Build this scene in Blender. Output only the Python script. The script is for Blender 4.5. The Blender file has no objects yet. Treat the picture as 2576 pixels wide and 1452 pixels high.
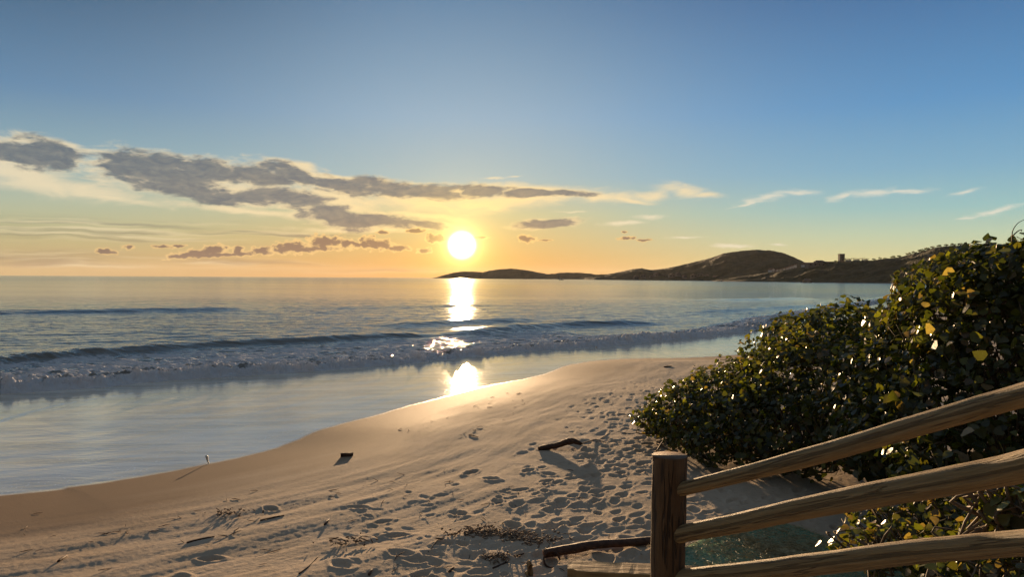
import bpy, math, random
import numpy as np
from mathutils import Vector, Matrix

random.seed(7)
RS = np.random.RandomState(11)
S = bpy.context.scene
C = S.collection

# ------------------------------------------------------------------ camera
CAM_Z = 3.2                      # eye height above the sea (standing on the beach stairs)
F = 1861.0                       # focal length measured in units of a 2576-wide frame
ROLL = 0.0055
PITCH = math.atan(26.0 / F)
cam_d = bpy.data.cameras.new('camera')
cam = bpy.data.objects.new('camera', cam_d); C.objects.link(cam)
cam_d.sensor_width = 36.0; cam_d.lens = 36.0 * F / 2576.0
cam_d.clip_start = 0.05; cam_d.clip_end = 60000
fwd = Vector((0, math.cos(PITCH), -math.sin(PITCH)))
up0 = Vector((0, math.sin(PITCH), math.cos(PITCH)))
X0 = Vector((1, 0, 0))
camX = (X0 * math.cos(ROLL) + up0 * math.sin(ROLL)).normalized()
camY = (up0 * math.cos(ROLL) - X0 * math.sin(ROLL)).normalized()
M = Matrix((( camX.x, camY.x, -fwd.x, 0), (camX.y, camY.y, -fwd.y, 0), (camX.z, camY.z, -fwd.z, CAM_Z), (0, 0, 0, 1)))
cam.matrix_world = M
S.camera = cam

def ray(px, py):
    return camX * ((px - 1288.0) / F) + camY * ((726.0 - py) / F) + fwd
def on_z(px, py, z):
    r = ray(px, py); t = (z - CAM_Z) / r.z
    return np.array([r.x * t, r.y * t])
def at_depth(px, py, d):
    r = ray(px, py); t = d / r.y
    return Vector((r.x * t, d, CAM_Z + r.z * t))
def azel(px, py):
    r = ray(px, py).normalized()
    return math.atan2(r.x, r.y), math.asin(r.z)

# ------------------------------------------------------------------ exposure, sun
S.view_settings.view_transform = 'Standard'
try: S.view_settings.look = 'None'
except Exception: pass
S.view_settings.exposure = 2.0
S.view_settings.gamma = 1.0
SUN_AZ, SUN_EL = azel(1162, 617)
sun_dir = Vector((math.sin(SUN_AZ) * math.cos(SUN_EL), math.cos(SUN_AZ) * math.cos(SUN_EL), math.sin(SUN_EL)))
sd = bpy.data.lights.new('sun', 'SUN'); sd.energy = 2.5; sd.angle = math.radians(0.5); sd.color = (1.0, 0.66, 0.36)
sun = bpy.data.objects.new('sun', sd); C.objects.link(sun)
sun.rotation_euler = sun_dir.to_track_quat('Z', 'Y').to_euler()
sun.location = (0, 0, 60)

# ------------------------------------------------------------------ node helper
class NT:
    def __init__(s, tree): s.t = tree; s.n = tree.nodes; s.l = tree.links
    def add(s, typ, ins=None, **kw):
        n = s.n.new(typ)
        for k, v in kw.items(): setattr(n, k, v)
        for k, v in (ins or {}).items():
            sk = n.inputs[k]
            if isinstance(v, bpy.types.NodeSocket): s.l.new(v, sk)
            else: sk.default_value = v
        return n
    def m(s, op, a, b=None, c=None, clamp=False):
        ins = {0: a}
        if b is not None: ins[1] = b
        if c is not None: ins[2] = c
        return s.add('ShaderNodeMath', ins, operation=op, use_clamp=clamp).outputs[0]
    def v(s, op, a, b=None, out=0):
        ins = {0: a}
        if b is not None: ins[1] = b
        return s.add('ShaderNodeVectorMath', ins, operation=op).outputs[out]
    def mix(s, f, a, b, mode='MIX'):
        n = s.add('ShaderNodeMix', data_type='RGBA', blend_type=mode)
        for k, v in ((0, f), (6, a), (7, b)):
            if isinstance(v, bpy.types.NodeSocket): s.l.new(v, n.inputs[k])
            else: n.inputs[k].default_value = (tuple(v) + (1,))[:4] if k else v
        return n.outputs[2]
    def ramp(s, f, stops, interp='LINEAR'):
        n = s.add('ShaderNodeValToRGB', {0: f}); cr = n.color_ramp; cr.interpolation = interp
        while len(cr.elements) > 1: cr.elements.remove(cr.elements[-1])
        for i, (p, c) in enumerate(stops):
            e = cr.elements[0] if i == 0 else cr.elements.new(p)
            e.position = p; e.color = (tuple(c) + (1,))[:4] if hasattr(c, '__len__') else (c, c, c, 1)
        return n.outputs[0]
    def sm(s, x, a, b):
        return s.add('ShaderNodeMapRange', {0: x, 1: a, 2: b, 3: 0.0, 4: 1.0}, interpolation_type='SMOOTHSTEP').outputs[0]
    def noise(s, vec, scale, detail=4, rough=0.55, dist=0.0, out=0):
        return s.add('ShaderNodeTexNoise', {'Vector': vec, 'Scale': scale, 'Detail': detail, 'Roughness': rough, 'Distortion': dist}).outputs[out]
    def vec(s, x, y, z=0.0):
        return s.add('ShaderNodeCombineXYZ', {0: x, 1: y, 2: z}).outputs[0]
def lin(r, g, b, k=1.0):
    f = lambda c: ((c / 255.0 + 0.055) / 1.055) ** 2.4 if c > 10 else c / 255.0 / 12.92
    return (f(r) * k, f(g) * k, f(b) * k)

# ------------------------------------------------------------------ world: sky gradient, aureole, clouds
W = bpy.data.worlds.new('World'); S.world = W; W.use_nodes = True
def build_world():
    t = NT(W.node_tree); t.n.clear()
    E = 0.25                                                   # values are 2 stops under display
    tc = t.add('ShaderNodeTexCoord').outputs['Generated']
    dirn = t.v('NORMALIZE', tc)
    sep = t.add('ShaderNodeSeparateXYZ', {0: dirn})
    az = t.m('ARCTAN2', sep.outputs[0], sep.outputs[1]); el = t.m('ARCSINE', sep.outputs[2])
    SKY = t.add('ShaderNodeTexSky', sky_type='NISHITA', sun_disc=False)
    SKY.sun_elevation = SUN_EL; SKY.sun_rotation = SUN_AZ; SKY.air_density = 1.0; SKY.dust_density = 1.0
    cosg = t.v('DOT_PRODUCT', dirn, tuple(sun_dir), out=1)
    ang = t.m('ARCCOSINE', t.m('MINIMUM', cosg, 0.9999999))     # angle from the sun
    eln = t.m('DIVIDE', el, math.radians(90), clamp=True)
    def st(y, c): return (max(0.0, math.atan((700 - y) / F)) / math.radians(90), lin(*c, E))
    far = t.ramp(eln, [st(700, (216, 198, 142)), st(655, (206, 202, 150)), st(600, (184, 201, 172)), st(540, (150, 190, 190)), st(450, (124, 170, 196)),
                       st(300, (92, 146, 192)), st(0, (64, 104, 152)), (0.5, lin(98, 116, 138, E)), (1.0, lin(118, 127, 140, E))])
    nearc = t.ramp(eln, [st(700, (204, 146, 82)), st(655, (206, 162, 98)), st(600, (200, 178, 124)), st(540, (192, 190, 148)), st(450, (160, 184, 188)),
                       st(300, (144, 174, 196)), st(0, (100, 134, 166)), (0.5, lin(102, 118, 140, E)), (1.0, lin(118, 127, 140, E))])
    left = t.ramp(eln, [st(700, (184, 158, 112)), st(655, (184, 166, 122)), st(600, (182, 180, 138)), st(540, (170, 182, 162)), st(450, (140, 170, 178)),
                       st(300, (96, 134, 168)), st(0, (52, 82, 112)), (0.5, lin(96, 112, 132, E)), (1.0, lin(118, 127, 140, E))])
    daz = t.m('SUBTRACT', az, SUN_AZ)
    side = t.mix(t.sm(daz, -0.25, 0.25), left, far)
    g = t.m('EXPONENT', t.m('MULTIPLY', t.m('MULTIPLY', daz, daz), -1.0 / (2 * 0.23 ** 2)))
    base = t.mix(g, side, nearc)
    back = t.ramp(eln, [(0.0, lin(84, 82, 84, E)), (0.15, lin(78, 84, 94, E)), (0.5, lin(98, 110, 124, E)), (1.0, lin(118, 127, 140, E))])
    base = t.mix(t.sm(t.m('ABSOLUTE', daz), 1.0, 2.4), base, back)
    # ---- clouds, laid out in azimuth and elevation
    K = F
    pu = t.m('MULTIPLY', az, K); pv = t.m('MULTIPLY', el, K)
    P = t.vec(pu, pv)
    def field(lst, P):
        acc = None
        for it in lst:
            x, y, rx, ry = it[:4]; a = it[4] if len(it) > 4 else 0
            A, E_ = azel(x, y)
            mp = t.add('ShaderNodeMapping', {'Vector': P, 'Location': (A * K, E_ * K, 0), 'Rotation': (0, 0, math.radians(a)), 'Scale': (rx, ry, 1)}, vector_type='TEXTURE').outputs[0]
            d = t.v('LENGTH', mp, out=1)
            acc = d if acc is None else t.add('ShaderNodeMath', {0: acc, 1: d, 2: 0.25}, operation='SMOOTH_MIN').outputs[0]
            # chained so that the shader compiler keeps few values alive at once
            P = t.add('ShaderNodeVectorMath', {0: t.vec(acc, acc, acc), 1: (1e-9,) * 3, 2: P}, operation='MULTIPLY_ADD').outputs[0]
        return t.m('SUBTRACT', 1.0, acc)
    def warp(P, sx, sy, amp, det=3):
        q = t.v('MULTIPLY', P, (sx, sy, 1))
        n = t.noise(q, 1.0, det, 0.55, out=1)
        n = t.v('SUBTRACT', n, (0.5, 0.5, 0.5))
        return t.v('ADD', P, t.v('MULTIPLY', n, (amp[0], amp[1], 0)))
    def nz(P, sx, sy, det=6, rough=0.6, dist=0.0):
        return t.m('SUBTRACT', t.noise(t.v('MULTIPLY', P, (sx, sy, 1)), 1.0, det, rough, dist), 0.5)
    gold = t.m('EXPONENT', t.m('DIVIDE', ang, -0.22))
    cream = t.mix(gold, lin(226, 214, 184, E), lin(252, 214, 140, E * 1.15))
    lowel = t.sm(el, 0.10, 0.01)
    grey = t.mix(lowel, lin(92, 105, 117, E), lin(118, 108, 102, E))
    Pa = warp(P, 1 / 150, 1 / 55, (70, 22))
    # thin bright veil
    B = [(60, 440, 160, 28, -8), (150, 470, 170, 26, -5), (230, 492, 130, 10, -5), (560, 475, 260, 28, -3), (640, 450, 130, 22, -5), (850, 500, 150, 32, -5), (1080, 508, 190, 24, 0),
         (1200, 512, 160, 22, 3), (1330, 500, 230, 20, 4), (1500, 492, 110, 16, -5), (1570, 502, 60, 7, -10), (640, 532, 190, 10, -5), (740, 416, 70, 10, -8), (150, 360, 70, 7, -10),
         (1640, 488, 50, 14, 12), (1710, 476, 70, 18, -8), (1775, 490, 50, 9, -6), (1330, 478, 140, 16, -2), (860, 446, 130, 7, -4), (900, 578, 160, 7, 0), (1060, 540, 110, 9, -6)]
    fb = t.m('ADD', field(B, Pa), t.m('MULTIPLY', nz(Pa, 1 / 95, 1 / 26, 7, 0.62, 0.6), 2.0))
    ab = t.m('MULTIPLY', t.sm(fb, -0.35, 0.95), 0.88)
    # streaks low on the left
    Bs = [(250, 580, 560, 40, -0.5), (760, 592, 260, 24, 0), (120, 650, 300, 34, 0), (560, 660, 300, 16, 0), (950, 680, 500, 10, 0)]
    fs = t.m('ADD', field(Bs, Pa), t.m('MULTIPLY', nz(Pa, 1 / 420, 1 / 13, 5, 0.6), 2.4))
    a_s = t.m('MULTIPLY', t.sm(fs, 0.1, 1.3), 0.62)
    # right-hand cirrus wisps
    Pd = warp(P, 1 / 60, 1 / 28, (26, 13))
    D = [(1930, 497, 90, 13, 12), (2000, 484, 80, 9, -2), (1880, 514, 55, 4, 10), (2120, 494, 46, 12, 14), (2190, 487, 95, 12, 3), (2280, 481, 75, 8, -2), (2430, 484, 44, 7, 12),
         (2500, 532, 76, 9, 13), (2440, 547, 46, 3.5, 10), (1440, 532, 55, 3.5, 1), (1240, 448, 42, 4, 5), (1295, 443, 32, 3, 3), (1570, 561, 75, 8, 3), (1635, 545, 50, 8, 0), (1720, 598, 70, 4, 1), (1835, 618, 70, 8, 0), (1960, 615, 30, 4, 0)]
    fd = t.m('ADD', field(D, Pd), t.m('MULTIPLY', nz(Pd, 1 / 40, 1 / 11, 6, 0.6, 0.4), 1.5))
    ad = t.m('MULTIPLY', t.sm(fd, 0.0, 1.15), 0.78)
    # dark bank
    A = [(60, 385, 170, 30, -3), (140, 378, 80, 20, -16), (390, 430, 160, 40, -4), (500, 424, 130, 30, -5), (640, 438, 110, 22, -6), (745, 440, 100, 22, -14), (850, 464, 120, 22, -9), (960, 472, 120, 24, -5),
         (1090, 480, 120, 21, -3), (1210, 480, 100, 17, -2), (1330, 487, 110, 12, 0), (1430, 486, 80, 9, 0), (590, 497, 110, 24, 2), (690, 492, 110, 24, -3), (770, 502, 70, 12, 0),
         (850, 545, 110, 28, -10), (950, 554, 130, 20, -3), (1065, 562, 90, 11, -5), (1375, 562, 100, 13, 5), (440, 470, 120, 22, -8)]
    fa0 = field(A, Pa)
    na = nz(Pa, 1 / 62, 1 / 26, 8, 0.62, 0.3)
    fa = t.m('ADD', fa0, t.m('MULTIPLY', na, 1.5))
    aa = t.m('MULTIPLY', t.sm(t.m('ADD', fa, t.m('MULTIPLY', nz(Pa, 1 / 70, 1 / 9, 5, 0.6), 0.8)), -0.30, 0.36), 0.95)
    fine = nz(Pa, 1 / 34, 1 / 12, 6, 0.6, 0.5)
    ca = t.sm(t.m('ADD', t.m('ADD', fa, t.m('MULTIPLY', fine, 0.9)), t.m('MULTIPLY', nz(Pa, 1 / 90, 1 / 30, 3), 1.7)), -0.24, 0.42)
    ca = t.m('MULTIPLY', ca, t.m('ADD', 0.93, t.m('MULTIPLY', fine, 0.5)), clamp=True)
    # small cumulus near the horizon
    Cc = [(560, 641, 120, 6, 5), (760, 628, 130, 9, 3), (930, 618, 90, 7, -6), (455, 645, 30, 6, 4), (490, 638, 44, 11, 8), (540, 630, 30, 13, 8), (600, 632, 20, 13), (660, 632, 34, 11, 3), (735, 622, 42, 18, 0), (820, 611, 52, 20, 0), (872, 612, 20, 12), (945, 613, 46, 17, -8), (1000, 625, 30, 8),
          (270, 633, 22, 7), (410, 620, 22, 5), (325, 622, 13, 5), (450, 618, 14, 4), (965, 584, 20, 6), (1070, 631, 20, 8), (1100, 600, 32, 12), (1050, 580, 28, 7), (1325, 600, 24, 10, -5), (1370, 605, 26, 3), (1575, 600, 20, 5), (1622, 604, 22, 4), (1570, 583, 9, 3), (1205, 598, 30, 5)]
    Pc = warp(P, 1 / 22, 1 / 16, (16, 10))
    fc0 = field(Cc, Pc)
    vor = t.add('ShaderNodeTexVoronoi', {'Vector': t.v('MULTIPLY', Pc, (1 / 13, 1 / 11, 1)), 'Scale': 1.0}, feature='SMOOTH_F1').outputs[0]
    fc = t.m('ADD', t.m('ADD', fc0, t.m('MULTIPLY', nz(Pc, 1 / 18, 1 / 11, 7, 0.64), 2.0)), t.m('MULTIPLY', t.m('SUBTRACT', 0.45, vor), 0.9))
    ac = t.sm(fc, -0.12, 0.12)
    cc = t.sm(fc, 0.05, 0.6)
    col = t.mix(a_s, base, t.mix(t.sm(nz(Pa, 1 / 300, 1 / 14, 3), -0.08, 0.1), grey, cream))
    col = t.mix(ab, col, cream)
    col = t.mix(ad, col, t.mix(gold, lin(232, 224, 206, E), lin(250, 222, 160, E)))
    col = t.mix(aa, col, t.mix(ca, cream, grey))
    ccol = t.mix(cc, t.mix(gold, lin(224, 190, 132, E), lin(250, 206, 132, E * 1.05)), lin(118, 101, 94, E))
    col = t.mix(ac, col, ccol)
    # ---- aureole: the glare of the sun, a property of direction only
    d2 = t.m('DIVIDE', ang, math.radians(1.0))
    core = t.sm(d2, 1.25, 0.35)
    h1 = t.m('EXPONENT', t.m('MULTIPLY', d2, -1.75))
    h2 = t.m('EXPONENT', t.m('DIVIDE', d2, -6.0))
    def scl(c, f): return t.v('MULTIPLY', t.vec(f, f, f), c)
    glow = t.v('ADD', scl((6.0 * E, 4.4 * E, 1.6 * E), h1), scl((0.07 * E, 0.042 * E, 0.0), h2))
    glow = t.v('ADD', glow, scl((0.75 * E, 0.50 * E, 0.08 * E), t.m('EXPONENT', t.m('DIVIDE', d2, -1.9))))
    glow = t.v('ADD', glow, scl((8 * E, 6.8 * E, 4.5 * E), core))
    col = t.v('ADD', col, glow)
    # below the horizon: nothing but a dim ground tone
    b1 = t.add('ShaderNodeBackground', {0: col, 1: 1.0}).outputs[0]
    b2 = t.add('ShaderNodeBackground', {0: SKY.outputs[0], 1: 0.0012}).outputs[0]
    sh = t.add('ShaderNodeAddShader', {0: b1, 1: b2}).outputs[0]
    o = t.add('ShaderNodeOutputWorld', {0: sh})
build_world()

# ------------------------------------------------------------------ numpy noise
def _h(ix, iy, s):
    n = (ix.astype(np.int64) * 374761393 + iy.astype(np.int64) * 668265263 + s * 974711) & 0xffffffff
    n = ((n ^ (n >> 13)) * 1274126177) & 0xffffffff
    return ((n ^ (n >> 16)) & 0xffffff) / float(0xffffff)
def vnoise(x, y, s=0):
    ix = np.floor(x); iy = np.floor(y); fx = x - ix; fy = y - iy
    ix = ix.astype(np.int64); iy = iy.astype(np.int64)
    def gr(dx, dy):
        a = _h(ix + dx, iy + dy, s) * 6.2831853
        return np.cos(a) * (fx - dx) + np.sin(a) * (fy - dy)
    ux = fx * fx * fx * (fx * (fx * 6 - 15) + 10); uy = fy * fy * fy * (fy * (fy * 6 - 15) + 10)
    a = gr(0, 0); b = gr(1, 0); c = gr(0, 1); d = gr(1, 1)
    return (a + (b - a) * ux) + ((c + (d - c) * ux) - (a + (b - a) * ux)) * uy
def fbm(x, y, o=4, s=0, g=0.5):
    r = 0; A = 1.0
    for i in range(o):
        r = r + A * vnoise(x * 2 ** i + 17.3 * i, y * 2 ** i - 9.1 * i, s + i); A *= g
    return r
def sstep(x, a, b):
    t = np.clip((x - a) / (b - a), 0, 1); return t * t * (3 - 2 * t)
def polydist(x, y, P):
    """distance to the polyline, signed: > 0 to the left of its direction; also arc length of the nearest point"""
    best = np.full(x.shape, 1e18); sg = np.zeros(x.shape); arc = np.zeros(x.shape); L = 0.0
    for i in range(len(P) - 1):
        ax, ay = P[i]; bx, by = P[i + 1]; ex, ey = bx - ax, by - ay; l = math.hypot(ex, ey)
        t = np.clip(((x - ax) * ex + (y - ay) * ey) / (l * l), 0, 1)
        dx = x - ax - t * ex; dy = y - ay - t * ey; d = dx * dx + dy * dy
        m = d < best
        best = np.where(m, d, best); sg = np.where(m, ex * dy - ey * dx, sg); arc = np.where(m, L + t * l, arc); L += l
    return np.sqrt(best) * np.sign(sg), arc
def landsign(d, x, y, P):
    far = [(3000, 9000), (9000, 3000), (9000, -9000), (-9000, -9000), (-9000, P[0][1])]
    return np.where(inpoly(x, y, list(P) + far), -np.abs(d), np.abs(d))
def inpoly(x, y, P):
    r = np.zeros(x.shape, bool); n = len(P)
    for i in range(n):
        x1, y1 = P[i]; x2, y2 = P[(i + 1) % n]
        if abs(y2 - y1) < 1e-9: continue
        c = ((y1 > y) != (y2 > y)) & (x < (x2 - x1) * (y - y1) / (y2 - y1) + x1); r ^= c
    return r
def smooth_poly(P, n=8):
    P = [np.array(p, float) for p in P]; out = []
    for i in range(len(P) - 1):
        p0 = P[max(i - 1, 0)]; p1 = P[i]; p2 = P[i + 1]; p3 = P[min(i + 2, len(P) - 1)]
        for k in range(n):
            t = k / n
            out.append(0.5 * ((2 * p1) + (-p0 + p2) * t + (2 * p0 - 5 * p1 + 4 * p2 - p3) * t * t + (-p0 + 3 * p1 - 3 * p2 + p3) * t ** 3))
    out.append(P[-1]); return out

# ------------------------------------------------------------------ shore geometry (plan)
ZW = 0.22
WL = [(-60, -40), (-22, 2.5)] + [tuple(on_z(x, y, ZW)) for x, y in
      [(-150, 1262), (0, 1245), (250, 1215), (500, 1172), (700, 1127), (830, 1077), (1000, 1032), (1200, 977), (1340, 950), (1440, 917), (1560, 904), (1790, 898)]] + \
     [(12.0, 32.5), (20, 47), (34, 70), (70, 122), (140, 225), (245, 385), (330, 520), (420, 700)]
WL = smooth_poly(WL, 5)
BORE = [(-70, -10), (-26, 14)] + [tuple(on_z(x, y, 0.02)) for x, y in
      [(-150, 1003), (0, 988), (150, 978), (300, 966), (430, 956), (560, 951), (700, 943), (860, 931), (1000, 922), (1130, 911), (1280, 896), (1400, 885), (1520, 875), (1640, 862), (1780, 852), (1900, 838), (2030, 800), (2200, 768)]] + \
     [(80, 146), (135, 225), (230, 370), (312, 500), (395, 690)]
BORE = smooth_poly(BORE, 5)

def profile(s):
    land = ZW + 0.95 * (1 - np.exp(-np.maximum(s, 0) / 10.5)) + 0.012 * np.maximum(s - 12, 0)
    sea = ZW + np.minimum(s, 0) * 0.022
    sea = np.maximum(sea, -3.5)
    return np.where(s > 0, np.minimum(land, 6.0), sea)

TR = [on_z(x, y, 1.0) for x, y in [(1180, 1230), (1080, 1330), (960, 1490), (1660, 1490), (2420, 1400), (2400, 1250), (2100, 1190), (1640, 1180), (1620, 1050), (1760, 930), (1850, 905), (1640, 905), (1500, 935), (1400, 985), (1320, 1060), (1240, 1150)]]
def inpoly(x, y, P):
    r = np.zeros(x.shape, bool); n = len(P)
    for i in range(n):
        x1, y1 = P[i]; x2, y2 = P[(i + 1) % n]
        if abs(y2 - y1) < 1e-9: continue
        c = ((y1 > y) != (y2 > y)) & (x < (x2 - x1) * (y - y1) / (y2 - y1) + x1); r ^= c
    return r
def tramp(x, y):
    d, _ = polydist(x, y, [tuple(p) for p in TR] + [tuple(TR[0])])
    return sstep(np.where(inpoly(x, y, TR), np.abs(d), -np.abs(d)), -0.6, 0.5)

feet = []
for x, y in [(965, 1215), (1155, 1203), (1000, 1250), (1010, 1297), (1050, 1312), (1095, 1322), (1060, 1348), (1088, 1300), (1120, 1275), (1165, 1280), (1300, 1190), (1290, 1240), (1300, 1277), (1305, 1312), (1310, 1155),
             (1185, 1105), (1235, 1125), (1040, 1420), (1030, 1405), (680, 1172), (860, 1320), (330, 1372), (450, 1340), (530, 1290), (900, 1180), (1420, 1290), (1230, 1260), (1180, 1310), (1500, 1130), (1560, 1110), (1450, 1060), (1380, 1120), (1330, 1110), (1250, 1180), (1400, 1195), (1480, 1250), (1380, 1250), (1580, 1290), (1520, 1330), (1440, 1350)]:
    p = on_z(x, y, 1.0); feet.append((p[0], p[1], RS.uniform(0, 3.14), RS.uniform(0.9, 1.3), RS.uniform(0.02, 0.034)))
for _ in range(70):
    p = on_z(RS.uniform(860, 1330), RS.uniform(1130, 1450), 1.0); feet.append((p[0], p[1], RS.uniform(0, 3.14), RS.uniform(0.5, 1.0), RS.uniform(0.005, 0.013)))
for _ in range(170):
    u = RS.rand(); py = 935 + 330 * u; p = on_z(RS.uniform(1560 - 300 * u, 1760 - 60 * u), py, 1.0); feet.append((p[0], p[1], RS.uniform(0.2, 1.8), RS.uniform(0.7, 1.2), RS.uniform(0.010, 0.022)))
xs = [p[0] for p in TR]; ys = [p[1] for p in TR]
while len(feet) < 640:
    x = RS.uniform(min(xs), max(xs)); y = RS.uniform(min(ys), max(ys))
    if inpoly(np.array([x]), np.array([y]), TR)[0]:
        a = RS.uniform(0.2, 1.4); feet.append((x, y, a, RS.uniform(0.5, 1.1), RS.uniform(0.006, 0.022)))
        if RS.rand() < 0.5: feet.append((x + 0.5 * math.cos(a) + 0.15 * math.sin(a), y + 0.5 * math.sin(a) - 0.15 * math.cos(a), a + RS.uniform(-.2, .2), 1.0, RS.uniform(0.015, 0.03)))

def ground_z(x, y, full=True):
    x = np.asarray(x, float); y = np.asarray(y, float)
    s, arc = polydist(x, y, WL); s = -landsign(s, x, y, WL); arc = x * 0.67 + y * 0.74
    z = profile(s)
    r = np.hypot(x, y)
    if not full: return z
    dry = sstep(s, 1.4, 4.0); near = sstep(r, 80, 40)
    T = tramp(x, y)
    z = z + dry * near * (0.035 * fbm(arc / 3.2, s / 0.9, 3, 3) * (1 - 0.4 * T) + 0.009 * fbm(arc / 1.0, s / 0.22, 3, 9) * (1 - T))
    z = z + dry * 0.05 * fbm(x / 3.0, y / 3.0, 2, 31) * sstep(s, 3, 8)
    ridge = 1 - np.abs(2 * fbm(x / 0.33, y / 0.33, 3, 21))
    z = z + T * near * (0.010 * ridge * sstep(fbm(x / 1.7, y / 1.7, 2, 15), -0.2, 0.5) + 0.014 * fbm(x / 0.6, y / 0.6, 3, 5)) + dry * near * 0.0035 * fbm(x / 0.06, y / 0.06, 2, 41)
    z = z + sstep(s, 3, 6) * 0.010 * np.maximum(0, fbm(x / 0.8, y / 0.8, 2, 55) ) * near
    wetrip = sstep(s, 0.2, -1) * near
    z = z + wetrip * 0.006 * fbm(arc / 2.5, s / 0.8, 3, 77)
    fz = np.zeros(z.shape)
    for fx, fy, a, k, dp in feet:
        m = (np.abs(x - fx) < 0.36) & (np.abs(y - fy) < 0.36)
        if not m.any(): continue
        dx = x[m] - fx; dy = y[m] - fy
        wob = 1 + 0.14 * fbm(x[m] / 0.09, y[m] / 0.09, 2, 61)
        u = (dx * math.cos(a) + dy * math.sin(a)) / (0.115 * k); v = (-dx * math.sin(a) + dy * math.cos(a)) / (0.052 * k * (1 + 0.25 * np.cos(u * 2)))
        q = np.sqrt(u * u + v * v) * wob
        fz[m] += dp * (-1.25 * np.exp(-(q / 0.85) ** 4) + 0.32 * np.exp(-((q - 1.3) / 0.34) ** 2))
    return z + np.maximum(fz, -0.045)
def gp(px, py):
    z = 1.0
    for _ in range(6):
        p = on_z(px, py, z); z = float(ground_z(np.array([p[0]]), np.array([p[1]]))[0])
    return Vector((p[0], p[1], z))
def gz(x, y): return float(ground_z(np.array([x]), np.array([y]))[0])

# ------------------------------------------------------------------ mesh helpers
def mesh(name, V, Fc, mat=None, parent=None, smooth=False, attrs=None, link=True):
    me = bpy.data.meshes.new(name)
    if isinstance(V, np.ndarray) and isinstance(Fc, np.ndarray):
        nv = len(V); nf, k = Fc.shape
        me.vertices.add(nv); me.vertices.foreach_set('co', V.astype(np.float32).ravel())
        me.loops.add(nf * k); me.loops.foreach_set('vertex_index', Fc.astype(np.int32).ravel())
        me.polygons.add(nf); me.polygons.foreach_set('loop_start', np.arange(0, nf * k, k, dtype=np.int32))
        me.update(calc_edges=True)
    else:
        me.from_pydata([tuple(v) for v in V], [], [tuple(f) for f in Fc]); me.update()
    if smooth: me.polygons.foreach_set('use_smooth', np.ones(len(me.polygons), bool))
    for k, a in (attrs or {}).items():
        a = np.asarray(a, np.float32)
        if a.ndim == 1:
            at = me.attributes.new(k, 'FLOAT', 'POINT'); at.data.foreach_set('value', a)
        else:
            at = me.attributes.new(k, 'FLOAT_COLOR', 'POINT'); at.data.foreach_set('color', a.ravel())
    if mat: me.materials.append(mat)
    o = bpy.data.objects.new(name, me)
    C.objects.link(o)
    if parent: o.parent = parent
    return o
def empty(name, loc):
    o = bpy.data.objects.new(name, None); C.objects.link(o); o.location = loc; return o
def tag(o, label=None, cat=None, group=None, kind=None):
    for k, v in (('label', label), ('category', cat), ('group', group), ('kind', kind)):
        if v: o[k] = v
    return o
def local(V, loc): return [(v[0] - loc[0], v[1] - loc[1], v[2] - loc[2]) for v in V]
def grid_faces(nr, nc, wrap=False):
    i = np.arange(nr - 1)[:, None]; j = np.arange(nc if wrap else nc - 1)[None, :]
    j2 = (j + 1) % nc
    a = i * nc + j; b = i * nc + j2; c = (i + 1) * nc + j2; d = (i + 1) * nc + j
    return np.stack([a, b, c, d], -1).reshape(-1, 4)
def tube(pts, rad, seg=10, rough=0.0, cap=True, seed=0, flat=1.0, sub=1):
    """round limb along points (Vectors), a radius per point; returns verts, faces"""
    pts = [Vector(p) for p in pts]; rad = list(rad) if hasattr(rad, '__len__') else [rad] * len(pts)
    if sub > 1:
        P2 = smooth_poly([tuple(p) + (r,) for p, r in zip(pts, rad)], sub)
        pts = [Vector(p[:3]) for p in P2]; rad = [float(p[3]) for p in P2]
    rg = np.random.RandomState(seed); V = []; Fc = []
    t0 = (pts[1] - pts[0]).normalized(); ref = Vector((0, 0, 1)) if abs(t0.z) < 0.9 else Vector((1, 0, 0))
    n = t0.cross(ref).normalized(); sh = rg.uniform(-1, 1, seg)
    for i, p in enumerate(pts):
        tt = (pts[min(i + 1, len(pts) - 1)] - pts[max(i - 1, 0)]).normalized()
        n = (n - tt * n.dot(tt)).normalized(); b = tt.cross(n)
        for k in range(seg):
            a = 2 * math.pi * k / seg
            r = rad[i] * (1 + rough * (0.6 * sh[k] + 0.5 * rg.uniform(-1, 1)))
            V.append(p + n * (math.cos(a) * r) + b * (math.sin(a) * r * flat))
    for i in range(len(pts) - 1):
        for k in range(seg):
            k2 = (k + 1) % seg
            Fc.append((i * seg + k, i * seg + k2, (i + 1) * seg + k2, (i + 1) * seg + k))
    if cap:
        Fc.append(tuple(range(seg))[::-1]); Fc.append(tuple((len(pts) - 1) * seg + k for k in range(seg)))
    return V, Fc
def join(*parts):
    V = []; Fc = []
    for v, f in parts:
        o = len(V); V += list(v); Fc += [tuple(i + o for i in q) for q in f]
    return V, Fc
def box(x0, x1, y0, y1, z0, z1):
    V = [(x0, y0, z0), (x1, y0, z0), (x1, y1, z0), (x0, y1, z0), (x0, y0, z1), (x1, y0, z1), (x1, y1, z1), (x0, y1, z1)]
    return V, [(0, 3, 2, 1), (4, 5, 6, 7), (0, 1, 5, 4), (1, 2, 6, 5), (2, 3, 7, 6), (3, 0, 4, 7)]

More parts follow.
